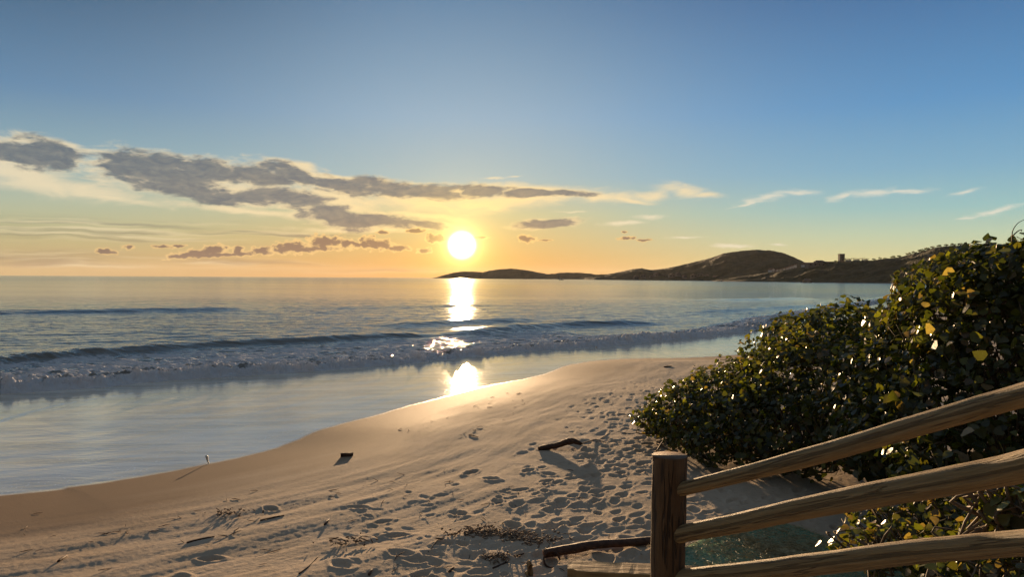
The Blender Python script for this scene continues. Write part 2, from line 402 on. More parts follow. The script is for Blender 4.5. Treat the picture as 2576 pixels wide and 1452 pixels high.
# ------------------------------------------------------------------ materials
def mat(name):
    m = bpy.data.materials.new(name); m.use_nodes = True; t = NT(m.node_tree); t.n.clear()
    out = t.add('ShaderNodeOutputMaterial'); return m, t, out
def pbsdf(t, **ins):
    n = t.add('ShaderNodeBsdfPrincipled')
    for k, v in ins.items():
        k = {'Spec': 'Specular IOR Level'}.get(k, k)
        if isinstance(v, bpy.types.NodeSocket): t.l.new(v, n.inputs[k])
        else: n.inputs[k].default_value = v if not isinstance(v, tuple) else (v + (1,))[:4]
    return n
def bump(t, h, strength, dist, normal=None):
    ins = {'Height': h, 'Strength': strength, 'Distance': dist}
    if normal is not None: ins['Normal'] = normal
    return t.add('ShaderNodeBump', ins).outputs[0]
def obj_co(t): return t.add('ShaderNodeTexCoord').outputs['Object']
def attr(t, n, o=2): return t.add('ShaderNodeAttribute', attribute_name=n).outputs[o]

def m_sand():
    m, t, out = mat('sand')
    co = obj_co(t); film = attr(t, 'film'); damp = attr(t, 'damp'); foam = attr(t, 'foam')
    n1 = t.noise(co, 1.3, 5, 0.6); n2 = t.noise(co, 90, 3, 0.7); n3 = t.noise(co, 14, 4, 0.6)
    dry = t.mix(t.sm(n1, 0.35, 0.65), (0.47, 0.37, 0.265), (0.41, 0.32, 0.225))
    dry = t.mix(t.m('MULTIPLY', t.sm(n3, 0.5, 0.72), 0.35), dry, (0.30, 0.20, 0.125))
    dry = t.mix(t.m('MULTIPLY', t.sm(n2, 0.60, 0.72), 0.4), dry, (0.16, 0.11, 0.075))
    c = t.mix(damp, dry, t.mix(n1, (0.215, 0.145, 0.088), (0.26, 0.175, 0.105)))
    wl = t.add('ShaderNodeMapping', {'Vector': co, 'Rotation': (0, 0, -0.72), 'Scale': (0.16, 1.1, 1)}).outputs[0]
    wash = t.sm(t.noise(wl, 1.6, 6, 0.62, 0.6), 0.36, 0.62)
    c = t.mix(film, c, t.mix(wash, (0.54, 0.46, 0.34), (0.80, 0.72, 0.57)))
    # foam specks and lace left by the swash
    st = t.v('MULTIPLY', co, (1, 1, 0))
    vo = t.add('ShaderNodeTexVoronoi', {'Vector': st, 'Scale': 11.0, 'Randomness': 1.0}, feature='F1').outputs[0]
    speck = t.m('MULTIPLY', t.sm(vo, 0.24, 0.12), t.sm(t.noise(st, 0.9, 3, 0.6), 0.42, 0.60))
    lace = t.sm(t.m('ADD', t.noise(st, 6.0, 6, 0.7), foam), 0.98, 1.14)
    fm = t.m('MULTIPLY', t.m('MAXIMUM', t.m('MULTIPLY', speck, 0.9), lace), film, clamp=True)
    c = t.mix(fm, c, (0.86, 0.86, 0.84))
    rough = t.m('ADD', t.m('MULTIPLY', t.m('SUBTRACT', 1.0, film), t.m('SUBTRACT', 0.95, t.m('MULTIPLY', damp, 0.20))), t.m('MULTIPLY', film, 0.085))
    rough = t.m('ADD', rough, t.m('MULTIPLY', fm, 0.12), clamp=True)
    spec = t.m('ADD', 0.08, t.m('MULTIPLY', film, 0.60))
    h = t.m('ADD', t.m('MULTIPLY', t.noise(co, 26, 5, 0.65), 0.55), t.m('MULTIPLY', n2, 0.3))
    N = bump(t, h, t.m('MULTIPLY', t.m('SUBTRACT', 1.0, film), t.m('SUBTRACT', 0.75, t.m('MULTIPLY', damp, 0.5))), 0.02)
    rip = t.add('ShaderNodeMapping', {'Vector': co, 'Rotation': (0, 0, -0.75), 'Scale': (1.0, 2.4, 1)}).outputs[0]
    hf = t.m('ADD', t.noise(rip, 3.0, 4, 0.55), t.m('MULTIPLY', t.m('MULTIPLY', t.sm(vo, 0.30, 0.05), t.sm(t.noise(st, 1.1, 3, 0.6), 0.40, 0.6)), 0.10))
    N = bump(t, hf, t.m('MULTIPLY', film, 0.24), 0.020, N)
    b = pbsdf(t, **{'Base Color': c, 'Roughness': rough, 'Spec': spec, 'Normal': N, 'IOR': 1.38})
    t.l.new(b.outputs[0], out.inputs[0]); return m
def m_water():
    m, t, out = mat('sea_water')
    co = obj_co(t); foam = attr(t, 'foam'); dist = attr(t, 'dist')
    rot = t.add('ShaderNodeMapping', {'Vector': co, 'Rotation': (0, 0, -0.45), 'Scale': (0.42, 1.0, 1)}).outputs[0]
    rot2 = t.add('ShaderNodeMapping', {'Vector': co, 'Rotation': (0, 0, 0.10), 'Scale': (0.5, 1.0, 1)}).outputs[0]
    a = t.noise(rot, 0.55, 5, 0.55); b_ = t.noise(rot2, 2.6, 4, 0.55, 0.3); c_ = t.noise(rot2, 0.11, 4, 0.6)
    h = t.m('ADD', t.m('ADD', t.m('MULTIPLY', a, 0.55), t.m('MULTIPLY', b_, 0.17)), t.m('MULTIPLY', c_, 0.7))
    patch = t.sm(t.noise(t.v('MULTIPLY', co, (0.004, 0.018, 1)), 1.0, 4, 0.6), 0.30, 0.70)
    st = t.m('MULTIPLY', t.m('ADD', 0.16, t.m('MULTIPLY', patch, 0.38)), t.m('ADD', 0.5, t.m('MULTIPLY', t.sm(dist, 250, 20), 0.6)))
    N = bump(t, h, st, 1.0)
    fine = t.noise(t.v('MULTIPLY', rot2, (1, 1.5, 1)), 4.5, 7, 0.72); big = t.noise(co, 1.3, 5, 0.65)
    fk = t.sm(t.m('ADD', t.m('ADD', foam, t.m('MULTIPLY', t.m('SUBTRACT', fine, 0.5), 1.15)), t.m('MULTIPLY', t.m('SUBTRACT', big, 0.5), 0.7)), 0.38, 0.68)
    turb = t.m('MULTIPLY', t.sm(foam, 0.0, 0.5), 0.6)
    wc = t.mix(t.sm(dist, 90, 15), (0.045, 0.050, 0.048), (0.16, 0.145, 0.11))
    wc = t.mix(turb, wc, (0.20, 0.19, 0.165))
    rw = t.m('ADD', 0.08, t.m('MULTIPLY', t.sm(dist, 30, 800), 0.06))
    w = pbsdf(t, **{'Base Color': wc, 'Roughness': rw, 'IOR': 1.333, 'Normal': N})
    hN = bump(t, t.m('ADD', t.noise(co, 9, 7, 0.7), t.m('MULTIPLY', fine, 0.8)), 0.9, 0.10)
    fo = pbsdf(t, **{'Base Color': (0.90, 0.90, 0.90), 'Roughness': 0.9, 'Spec': 0.1, 'Normal': hN})
    tr = t.add('ShaderNodeBsdfTranslucent', {'Color': (0.85, 0.80, 0.74, 1), 'Normal': hN}).outputs[0]
    fo = t.add('ShaderNodeMixShader', {0: 0.25, 1: fo.outputs[0], 2: tr}).outputs[0]
    s = t.add('ShaderNodeMixShader', {0: fk, 1: w.outputs[0], 2: fo}).outputs[0]
    t.l.new(s, out.inputs[0]); return m
def m_hill(name, ca, cb, scale):
    m, t, out = mat(name); co = obj_co(t)
    n = t.noise(co, scale, 6, 0.65); n2 = t.noise(co, scale * 0.15, 4, 0.55)
    c = t.mix(t.sm(n, 0.38, 0.66), ca, cb); c = t.mix(t.m('MULTIPLY', t.sm(n2, 0.5, 0.7), 0.4), c, (0.055, 0.048, 0.024))
    b = pbsdf(t, **{'Base Color': c, 'Roughness': 0.95, 'Spec': 0.1, 'Normal': bump(t, n, 0.35, 0.3 / scale)})
    t.l.new(b.outputs[0], out.inputs[0]); return m
def m_plain(name, ca, cb=None, scale=8.0, rough=0.8, spec=0.3, bstr=0.3, bd=0.01, det=5, stretch=(1, 1, 1)):
    m, t, out = mat(name); co = t.v('MULTIPLY', obj_co(t), stretch)
    n = t.noise(co, scale, det, 0.6); c = t.mix(t.sm(n, 0.35, 0.68), ca, cb or ca)
    b = pbsdf(t, **{'Base Color': c, 'Roughness': rough, 'Spec': spec, 'Normal': bump(t, n, bstr, bd)})
    t.l.new(b.outputs[0], out.inputs[0]); return m
def m_wood(name, ca, cb, cc, vert=False, crack=0.5):
    """wood with the grain running along attribute 'along' (metres) and 'round' (angle 0..1)"""
    m, t, out = mat(name); al = attr(t, 'along'); ro = attr(t, 'round')
    co = obj_co(t)
    ring = t.m('MULTIPLY', ro, 6.2831853)
    v = t.vec(t.m('MULTIPLY', t.m('COSINE', ring), 1.0), t.m('MULTIPLY', t.m('SINE', ring), 1.0), t.m('MULTIPLY', al, 1.6))
    g1 = t.noise(v, 3.2, 5, 0.6, 0.4); g2 = t.noise(t.v('MULTIPLY', v, (1, 1, 0.5)), 14, 4, 0.7); g3 = t.noise(v, 1.1, 3)
    c = t.mix(t.sm(g1, 0.34, 0.66), ca, cb); c = t.mix(t.m('MULTIPLY', t.sm(g2, 0.5, 0.68), 0.55), c, cc)
    ck = t.m('MULTIPLY', t.sm(t.m('ABSOLUTE', t.m('SUBTRACT', g3, 0.5)), 0.022, 0.004), t.m('MULTIPLY', t.sm(g1, 0.4, 0.5), crack))
    kn = t.add('ShaderNodeTexVoronoi', {'Vector': t.v('MULTIPLY', v, (1.3, 1.3, 1.6)), 'Scale': 1.0}).outputs[0]
    kk = t.m('MULTIPLY', t.sm(kn, 0.16, 0.09), 0.8)
    c = t.mix(t.m('MAXIMUM', ck, kk), c, (0.025, 0.015, 0.01))
    h = t.m('SUBTRACT', t.m('ADD', t.m('MULTIPLY', g2, 0.4), t.m('MULTIPLY', g1, 0.5)), t.m('MULTIPLY', ck, 1.2))
    b = pbsdf(t, **{'Base Color': c, 'Roughness': 0.62, 'Spec': 0.35, 'Normal': bump(t, h, 1.0, 0.012)})
    t.l.new(b.outputs[0], out.inputs[0]); return m
def m_leaf():
    m, t, out = mat('leaf'); tint = attr(t, 'tint', 0)
    co = obj_co(t); n = t.noise(co, 30, 3, 0.6)
    c = t.mix(t.m('MULTIPLY', t.sm(n, 0.45, 0.7), 0.35), tint, (0.05, 0.035, 0.012))
    b = pbsdf(t, **{'Base Color': c, 'Roughness': 0.36, 'Spec': 0.5, 'Normal': bump(t, n, 0.25, 0.01)})
    tc = t.mix(1.0, c, (1.6, 1.7, 0.5), 'MULTIPLY')
    tr = t.add('ShaderNodeBsdfTranslucent', {'Color': tc}).outputs[0]
    s = t.add('ShaderNodeMixShader', {0: 0.45, 1: b.outputs[0], 2: tr}).outputs[0]
    t.l.new(s, out.inputs[0]); return m
MS = m_sand(); MWt = m_water(); ML = m_leaf()
M_rail = m_wood('rail_wood', (0.27, 0.18, 0.075), (0.40, 0.28, 0.13), (0.22, 0.185, 0.135))
M_post = m_wood('post_wood', (0.105, 0.055, 0.022), (0.15, 0.085, 0.036), (0.06, 0.035, 0.018), crack=0.8)
M_drift = m_plain('driftwood', (0.045, 0.022, 0.014), (0.10, 0.05, 0.028), 22, 0.75, 0.3, 0.6, 0.01)
M_board = m_plain('board_wood', (0.42, 0.25, 0.10), (0.26, 0.14, 0.055), 5, 0.7, 0.3, 0.6, 0.01, 6, (0.5, 4, 4))
M_twig = m_plain('twig', (0.07, 0.04, 0.025), (0.14, 0.085, 0.05), 30, 0.8)
M_debris = m_plain('debris', (0.10, 0.065, 0.04), (0.30, 0.22, 0.15), 40, 0.9)
M_pale = m_plain('pale_scrap', (0.72, 0.66, 0.52), (0.55, 0.48, 0.36), 20, 0.6)
M_dryleaf = m_plain('dry_leaf', (0.34, 0.20, 0.08), (0.20, 0.11, 0.045), 18, 0.6)
M_stem = m_plain('stem', (0.16, 0.11, 0.06), (0.10, 0.07, 0.04), 20, 0.7)
M_straw = m_plain('straw', (0.42, 0.36, 0.20), (0.25, 0.20, 0.10), 20, 0.7)
def m_carpet():
    m, t, out = mat('green_carpet'); co = obj_co(t)
    n = t.noise(co, 30, 5, 0.7); p = t.noise(t.v('MULTIPLY', co, (1, 0.35, 1)), 60, 4, 0.75); q = t.noise(t.v('MULTIPLY', co, (0.3, 1, 1)), 55, 4, 0.7)
    c = t.mix(t.sm(n, 0.3, 0.7), (0.10, 0.22, 0.14), (0.30, 0.42, 0.28))
    c = t.mix(t.m('MULTIPLY', t.m('MAXIMUM', t.sm(p, 0.54, 0.66), t.sm(q, 0.56, 0.68)), 0.85), c, (0.62, 0.54, 0.33))
    h = t.m('ADD', n, t.m('MULTIPLY', t.m('ADD', p, q), 0.6))
    b = pbsdf(t, **{'Base Color': c, 'Roughness': 1.0, 'Spec': 0.0, 'Normal': bump(t, h, 1.0, 0.025)})
    t.l.new(b.outputs[0], out.inputs[0]); return m
M_mat = m_carpet()
M_white = m_plain('white_render', (0.74, 0.70, 0.64), (0.62, 0.58, 0.52), 0.3, 0.85)
M_roof = m_plain('roof_tile', (0.20, 0.12, 0.08), (0.14, 0.09, 0.06), 0.6, 0.85)
M_conc = m_plain('concrete', (0.20, 0.18, 0.16), (0.15, 0.14, 0.12), 0.3, 0.85)
M_glass = m_plain('dark_glass', (0.02, 0.025, 0.03), None, 1, 0.15, 0.5)
M_boat = m_plain('boat_paint', (0.42, 0.36, 0.30), (0.30, 0.25, 0.2), 0.5, 0.6)
M_rock = m_plain('rock', (0.30, 0.23, 0.17), (0.20, 0.15, 0.11), 0.4, 0.9)

# ------------------------------------------------------------------ ground: one sheet out past the horizon
def build_ground():
    a0, a1 = math.radians(-39), math.radians(39)
    az = np.concatenate([np.linspace(a0, a1, 1050), np.linspace(a1, a0 + 2 * math.pi, 130)[1:-1]])
    r = np.concatenate([np.linspace(0.4, 3.2, 14)[:-1], 1 / np.linspace(1 / 3.2, 1 / 70.0, 640), np.geomspace(70, 15000, 50)[1:]])
    R, A = np.meshgrid(r, az, indexing='ij')
    x = R * np.sin(A); y = R * np.cos(A)
    z = ground_z(x, y)
    s, arc = polydist(x, y, WL); s = -landsign(s, x, y, WL); arc = x * 0.67 + y * 0.74
    wob = 0.35 * fbm(arc / 2.3, arc * 0 + 3.3, 3, 91) + 0.10 * fbm(x / 0.5, y / 0.5, 2, 92)
    film = sstep(s + wob * 0.5, 0.06, -0.05)
    dampw = 2.3 + 1.2 * fbm(arc / 5.0, arc * 0, 2, 93)
    damp = sstep(s + 0.8 * fbm(arc / 2.0, s / 0.6, 3, 94), dampw + 1.2, dampw * 0.5)
    # foam lace: along the uprush edge and two old foam lines in the swash
    e = s + wob * 0.5
    foam = 0.56 * np.exp(-((e + 0.05) / 0.06) ** 2) * (0.6 + 0.8 * fbm(arc / 1.5, arc * 0 + 1, 2, 95))
    ln1 = polydist(x, y, [tuple(on_z(a, b, 0.1)) for a, b in [(-60, 1075), (0, 1058), (80, 1030), (160, 1010), (240, 998), (330, 985)]])[0]
    ln2 = polydist(x, y, [tuple(on_z(a, b, 0.1)) for a, b in [(560, 1115), (620, 1100), (680, 1080)]])[0]
    foam = foam + 0.62 * np.exp(-(ln1 / 0.28) ** 2) + 0.40 * np.exp(-(ln2 / 0.1) ** 2)
    b, _ = polydist(x, y, BORE)
    foam = foam + 0.20 * np.exp(-(np.minimum(0, b) / 0.9) ** 2) * (b < 0.2)
    nr, nc = R.shape
    V = np.stack([x, y, z], -1).reshape(-1, 3); Fc = grid_faces(nr, nc, True)[:, ::-1]
    V = np.vstack([V, [[0, 0, float(z[0].mean())]]]); ci = len(V) - 1
    Fc = Fc.copy()
    o = mesh('beach_ground', V, Fc, MS, smooth=True, attrs={'film': np.append(film.ravel(), 0), 'damp': np.append(damp.ravel(), 0), 'foam': np.append(foam.ravel(), 0)})
    tag(o, 'golden sand beach with footprints sloping down to the wet shore', 'beach', kind='structure')
build_ground()

# ------------------------------------------------------------------ the sea
def build_sea():
    naz = 1250
    az = np.concatenate([np.linspace(math.radians(-75), math.radians(-38.5), 50)[:-1], np.linspace(math.radians(-38.5), math.radians(29.6), naz)])
    # radius of the bore line at each azimuth
    B = np.array(BORE); ba = np.arctan2(B[:, 0], B[:, 1]); br = np.hypot(B[:, 0], B[:, 1])
    k = np.argsort(ba); rB = np.interp(az, ba[k], br[k])
    tt = np.linspace(0, 1, 620) 
    R = 1 / ((1 / (rB[None, :] - 0.35)) * (1 - tt[:, None]) + (1 / 14000.0) * tt[:, None])
    A = np.broadcast_to(az[None, :], R.shape)
    x = R * np.sin(A); y = R * np.cos(A)
    v, arc = polydist(x, y, BORE)          # > 0 seaward
    v = landsign(v, x, y, BORE)
    fadeR = sstep(R, 160, 60)
    z = np.zeros(x.shape)
    # chop
    z += fadeR * sstep(v, 1.0, 9) * (0.062 * fbm(x / 2.6 + y * 0.1, y / 1.0 - x * 0.25, 4, 101) + 0.05 * fbm(x / 14, y / 5 - x * 0.1, 3, 111))
    foam = np.zeros(x.shape)
    # swell ridges (crest lines drawn in plan)
    def ridge(pts, zc, amp, w, fade=(0.12, 0.2), steep=0.5, wig=0.25, seed=0):
        P = smooth_poly([tuple(on_z(a, b, zc)) for a, b in pts], 6)
        d, ar = polydist(x, y, P); L = sum(math.hypot(P[i + 1][0] - P[i][0], P[i + 1][1] - P[i][1]) for i in range(len(P) - 1))
        u = ar / L
        m = sstep(u, 0.0, max(fade[0], 1e-3)) * sstep(u, 1.0, 1 - max(fade[1], 1e-3))
        m = m * (1 + wig * fbm(ar / (w * 5), ar * 0 + seed, 3, 120 + seed))
        d = d + wig * w * 0.6 * fbm(ar / (w * 6), ar * 0 + seed + 5, 2, 130 + seed)
        pr = np.where(d < 0, np.exp(-(d / (w * steep)) ** 2), np.exp(-(d / w) ** 2))
        return amp * m * pr, d, m
    zz, dC2, mC2 = ridge([(-330, 925), (-150, 908), (0, 893), (300, 868), (560, 853), (800, 842), (1000, 833), (1150, 827)], 0.34, 0.25, 1.9, (0.02, 0.18), 0.30); z += zz
    zz, _, _ = ridge([(-300, 789), (0, 781), (250, 778), (500, 774), (720, 771)], 0.3, 0.34, 4.0, (0.02, 0.25), 0.5, seed=2); z += zz
    zz, _, _ = ridge([(700, 773), (1000, 768), (1300, 762)], 0.2, 0.16, 5.0, (0.25, 0.3), 0.5, seed=3); z += zz
    zz, _, _ = ridge([(960, 815), (1080, 808), (1200, 802), (1400, 797)], 0.25, 0.22, 2.2, (0.2, 0.3), 0.5, seed=4); z += zz
    zz, _, _ = ridge([(1130, 834), (1260, 821), (1400, 811), (1550, 806), (1720, 803)], 0.3, 0.32, 1.9, (0.15, 0.3), 0.5, seed=5); z += zz
    zz, _, _ = ridge([(1700, 784), (1850, 776), (2000, 768), (2120, 760)], 0.3, 0.25, 3.0, (0.3, 0.3), 0.5, seed=6); z += zz
    zz, _, _ = ridge([(1750, 752), (1900, 750), (2050, 746)], 0.3, 0.30, 6.0, (0.3, 0.3), 0.5, seed=7); z += zz
    # the bore: lumpy front and the foam field behind it
    hb = 0.17 * (1 + 0.6 * fbm(arc / 4, arc * 0, 3, 140))
    lump = fbm(x / 0.55, y / 0.40, 4, 150); lump2 = np.abs(fbm(x / 0.9, y / 0.6, 4, 160))
    vv = v + 0.22 * fbm(arc / 1.1, arc * 0, 3, 170) + 0.5 * fbm(arc / 6, arc * 0 + 2, 2, 171)
    front = sstep(vv, -0.12, 0.42) * np.exp(-np.maximum(vv - 0.45, 0) / 3.0)
    Lf = np.interp(arc, [0, 1], [0, 0])
    D = np.clip(-dC2, 0, 30)                        # distance shoreward of the C2 crest
    inner = sstep(x + 3.0 * fbm(y / 6, x / 6, 2, 175), 0.5, 6.0)       # right of the sun track: one narrow foam band
    width = 9.5 * (1 - inner) + 3.4 * inner
    inside = np.where(inner < 0.5, (dC2 < 0) * 1.0, 1.0)
    field = sstep(vv, width * 1.25, width * 0.8) * sstep(vv, -0.1, 0.15)
    face = (1 - inner) * mC2 * np.exp(-((dC2 + 0.15) / 0.50) ** 2)      # clean dark face of the crest
    back = (1 - inner) * sstep(dC2, -0.2, 0.2)
    foam = field * (0.62 + 0.55 * fbm(x / 1.6 , y / 0.7, 4, 180)) * (1 - 0.95 * np.clip(face + back, 0, 1))
    foam = np.maximum(foam, 0.98 * np.exp(-(np.maximum(vv - 0.1, 0) / 0.65) ** 2) * sstep(vv, -0.4, -0.1))
    foam = np.maximum(foam, 0.55 * np.exp(-(np.maximum(vv - 0.2, 0) / 1.9)))
    hb = hb * (1 + 0.7 * inner)
    z += hb * front + 0.24 * field * lump2 * sstep(field, 0, .3) * np.exp(-np.maximum(vv, 0) / 5.0) + 0.06 * lump * field
    z += 0.13 * sstep(vv, -0.05, 0.3) * np.exp(-np.maximum(vv, 0) / 1.6) * (np.abs(fbm(x / 0.22, y / 0.22, 3, 190)) * 1.4 + np.abs(lump) * 2.0 - 0.40)
    z = z - 0.10 * sstep(vv, 0.02, -0.2)
    V = np.stack([x, y, z], -1).reshape(-1, 3); Fc = grid_faces(*x.shape)[:, ::-1]
    o = mesh('sea_water', V, Fc, MWt, smooth=True, attrs={'foam': np.clip(foam, 0, 1.2).ravel(), 'dist': R.ravel()})
    tag(o, 'calm sea with low foaming waves reaching the beach', 'sea', kind='structure')
build_sea()

# ------------------------------------------------------------------ hills
def hill(name, label, sil, base_y, dist, depth, mtl, bumps, seed, nc=420, nr=46, kind='structure'):
    """sil: silhouette points (frame x, y); the ridge stands at 'dist' metres (list gives a distance per end)"""
    sx = [p[0] for p in sil]; sy = [p[1] for p in sil]
    xs_ = np.linspace(sx[0], sx[-1], nc); ys_ = np.interp(xs_, sx, sy)
    d0, d1 = dist; V = np.zeros((nr, nc, 3))
    for j in range(nc):
        u = j / (nc - 1); D = d0 + (d1 - d0) * u
        p = at_depth(xs_[j], ys_[j], D); h = p.z; a = math.atan2(p.x, p.y); rr = math.hypot(p.x, p.y)
        for i in range(nr):
            q = i / (nr - 1) * 2 - 1                      # -1 front foot .. 0 ridge .. 1 back foot
            r2 = rr + q * depth
            pr = max(0.0, 1 - abs(q) ** 1.35)
            V[i, j] = (r2 * math.sin(a), r2 * math.cos(a), (h + 2) * pr * (1 if q >= 0 else r2 / rr) - 2)
    X, Y = V[..., 0], V[..., 1]
    f = 1 / bumps
    up = sstep(V[..., 2], -1, 6)
    n = np.abs(fbm(X * f, Y * f, 3, seed)) * bumps * 0.5
    big = fbm(X * f * 0.12, Y * f * 0.12, 3, seed + 7)
    side = np.abs(np.linspace(-1, 1, nr))[:, None]
    V[..., 2] += up * (n * 0.6 - bumps * 0.07) + up * big * bumps * 1.3 * np.minimum(1, side * 3)
    o = mesh(name, V.reshape(-1, 3), grid_faces(nr, nc)[:, ::-1], mtl, smooth=True)
    return tag(o, label, 'hill', kind=kind)
H1 = m_hill('far_forest', (0.045, 0.042, 0.022), (0.075, 0.068, 0.036), 0.02)
H2 = m_hill('forest', (0.030, 0.034, 0.016), (0.065, 0.060, 0.030), 0.05)
H3 = m_hill('near_forest', (0.028, 0.032, 0.014), (0.070, 0.062, 0.028), 0.12)
hill('hills', 'low wooded headland under the setting sun', [(1078, 701), (1110, 697), (1120, 692), (1140, 686), (1165, 683), (1190, 684), (1215, 686), (1230, 681), (1250, 678), (1285, 676), (1320, 679), (1345, 684), (1375, 690), (1395, 692), (1402, 688), (1420, 686), (1450, 686), (1480, 689), (1505, 693), (1540, 690), (1580, 700)],
     700, (4200, 2900), 300, H1, 14, 201)
hill('hills', 'broad dome-shaped wooded hill behind the bay', [(1470, 701), (1500, 694), (1530, 690), (1560, 684), (1590, 677), (1615, 675), (1640, 680), (1670, 676), (1710, 668), (1750, 658), (1790, 648), (1820, 637), (1860, 631), (1900, 628), (1940, 630), (1970, 636), (2000, 648), (2030, 662), (2070, 674), (2150, 690), (2240, 704)],
     705, (2300, 1500), 420, H2, 9, 221)
hill('hills', 'near dark wooded ridge carrying the tower and houses', [(1790, 707), (1830, 701), (1870, 695), (1900, 691), (1925, 687), (1960, 682), (2000, 674), (2020, 671), (2060, 669), (2090, 664), (2110, 660), (2150, 656), (2190, 655), (2220, 652), (2260, 647), (2290, 640), (2320, 632), (2350, 623), (2400, 617), (2470, 615), (2560, 612), (2700, 606), (2900, 600)],
     712, (1290, 560), 190, H3, 5.5, 241, nc=620)

# trees standing along the crest of the near ridge
def crest_tree():
    root = empty('tree', (0, 0, 0))
    v, f = tube([(0, 0, -1.5), (0.1, 0, 2.2), (0.5, 0.1, 4.0)], [0.35, 0.22, 0.12], 6)
    v2, f2 = tube([(0.1, 0, 2.2), (-0.9, 0, 3.8)], [0.18, 0.08], 5)
    mesh('trunk', *join((v, f), (v2, f2)), M_stem, root)
    n = 260; P = []; T = []; rg = np.random.RandomState(5); Fc = []
    for i in range(n):
        u = rg.normal(size=3); u /= np.linalg.norm(u); rr = rg.uniform(0.55, 1.05)
        c = np.array([u[0] * 3.3 * rr, u[1] * 3.3 * rr, 4.4 + u[2] * 1.1 * rr + 0.5 * math.sin(u[0] * 4)])
        a = rg.normal(size=3); a /= np.linalg.norm(a); b = np.cross(a, rg.normal(size=3)); b /= np.linalg.norm(b); s = rg.uniform(.25, .5)
        o = len(P); P += [c - a * s, c + b * s * .7, c + a * s, c - b * s * .7]; Fc.append((o, o + 1, o + 2, o + 3)); T += [(0.05, 0.06, 0.02, 1)] * 4
    mesh('crown', np.array(P), np.array(Fc), ML, root, attrs={'tint': np.array(T)})
    return root
def copy_tree(o, parent=None):
    c = o.copy(); C.objects.link(c); c.parent = parent
    for ch in o.children: copy_tree(ch, c)
    return c
ct = crest_tree(); first = True
for i, (px, py) in enumerate([(2078, 664), (2092, 662), (2104, 659), (2198, 653), (2214, 650), (2226, 651), (2246, 647), (2262, 645), (2285, 639), (2300, 636), (2318, 631), (2334, 627), (2346, 622), (2362, 619), (2380, 617), (2398, 616), (2416, 615), (2436, 615), (2456, 614)]):
    u = (px - 1790) / 1110.0; d = 1290 + (560 - 1290) * u
    p = at_depth(px, py, d - 6)
    o = ct if first else copy_tree(ct); first = False
    sc = random.uniform(0.55, 1.0) * d / 700; o.location = (p.x, p.y, p.z - 4.2 * sc); o.scale = (sc, sc, sc); o.rotation_euler.z = random.uniform(0, 6.2)
    tag(o, 'small flat-topped tree on the crest of the near ridge', 'tree', 'trees along the ridge crest')

# ------------------------------------------------------------------ buildings on the hills
def gable_house(name, w, dp, h, rh, wall_m=M_white):
    root = empty(name, (0, 0, 0))
    w2, d2 = w / 2, dp / 2
    V = [(-w2, -d2, -3), (w2, -d2, -3), (w2, d2, -3), (-w2, d2, -3), (-w2, -d2, h), (w2, -d2, h), (w2, d2, h), (-w2, d2, h), (0, -d2, h + rh), (0, d2, h + rh)]
    Fc = [(0, 1, 5, 8, 4), (2, 3, 7, 9, 6), (1, 2, 6, 5), (3, 0, 4, 7), (0, 3, 2, 1)]
    mesh('wall', V, Fc, wall_m, root)
    e = 0.5; k = rh / w2; z0 = h - e * k + 0.05
    V = [(-w2 - e, -d2 - e, z0), (0, -d2 - e, h + rh + .1), (w2 + e, -d2 - e, z0), (-w2 - e, d2 + e, z0), (0, d2 + e, h + rh + .1), (w2 + e, d2 + e, z0)]
    V += [(a, b, c + 0.3) for a, b, c in V]
    Fc = [(0, 1, 4, 3), (1, 2, 5, 4), (6, 9, 10, 7), (7, 10, 11, 8), (0, 6, 7, 1), (1, 7, 8, 2), (3, 4, 10, 9), (4, 5, 11, 10), (0, 3, 9, 6), (2, 8, 11, 5)]
    mesh('roof', V, Fc, M_roof, root)
    for sx in (-1, 1):
        mesh('window', *box(sx * w2 * .5 - w * .1, sx * w2 * .5 + w * .1, -d2 - 0.06, -d2 + .05, h * .3, h * .75), M_glass, root)
    return root
def ridge_d(px): return 1290 + (560 - 1290) * (px - 1790) / 1110.0
def put(o, px, py, off, rz=0.0, lift=0.0):
    p = at_depth(px, py, ridge_d(px) - off); o.location = (p.x, p.y, p.z + lift); o.rotation_euler.z = rz; return o
h0 = gable_house('house', 2.6, 3, 1.6, 1.3)
spots = [(1955, 680), (1963, 679), (1972, 677), (1980, 675), (1987, 672.5), (1994, 670), (2001, 667.5)]
for i, (x, y) in enumerate(spots):
    o = h0 if i == 0 else copy_tree(h0)
    put(o, x, y + 1.5, 3, 0.4 + 0.05 * i)
    tag(o, ['lowest', 'second lowest', 'third from the bottom', 'middle', 'third from the top', 'second highest', 'highest'][i] + ' white gabled cottage of the row of seven stepping up the ridge', 'house', 'row of white cottages on the ridge')
b = put(gable_house('house', 7, 8, 3.6, 2.6), 1941, 685, 3, 0.5); tag(b, 'lone bright white house at the lower end of the cottage row', 'house')
b = put(gable_house('house', 8, 8, 3, 3), 2025, 671, 4, 0.6); tag(b, 'white gabled house on the saddle left of the long block', 'house')
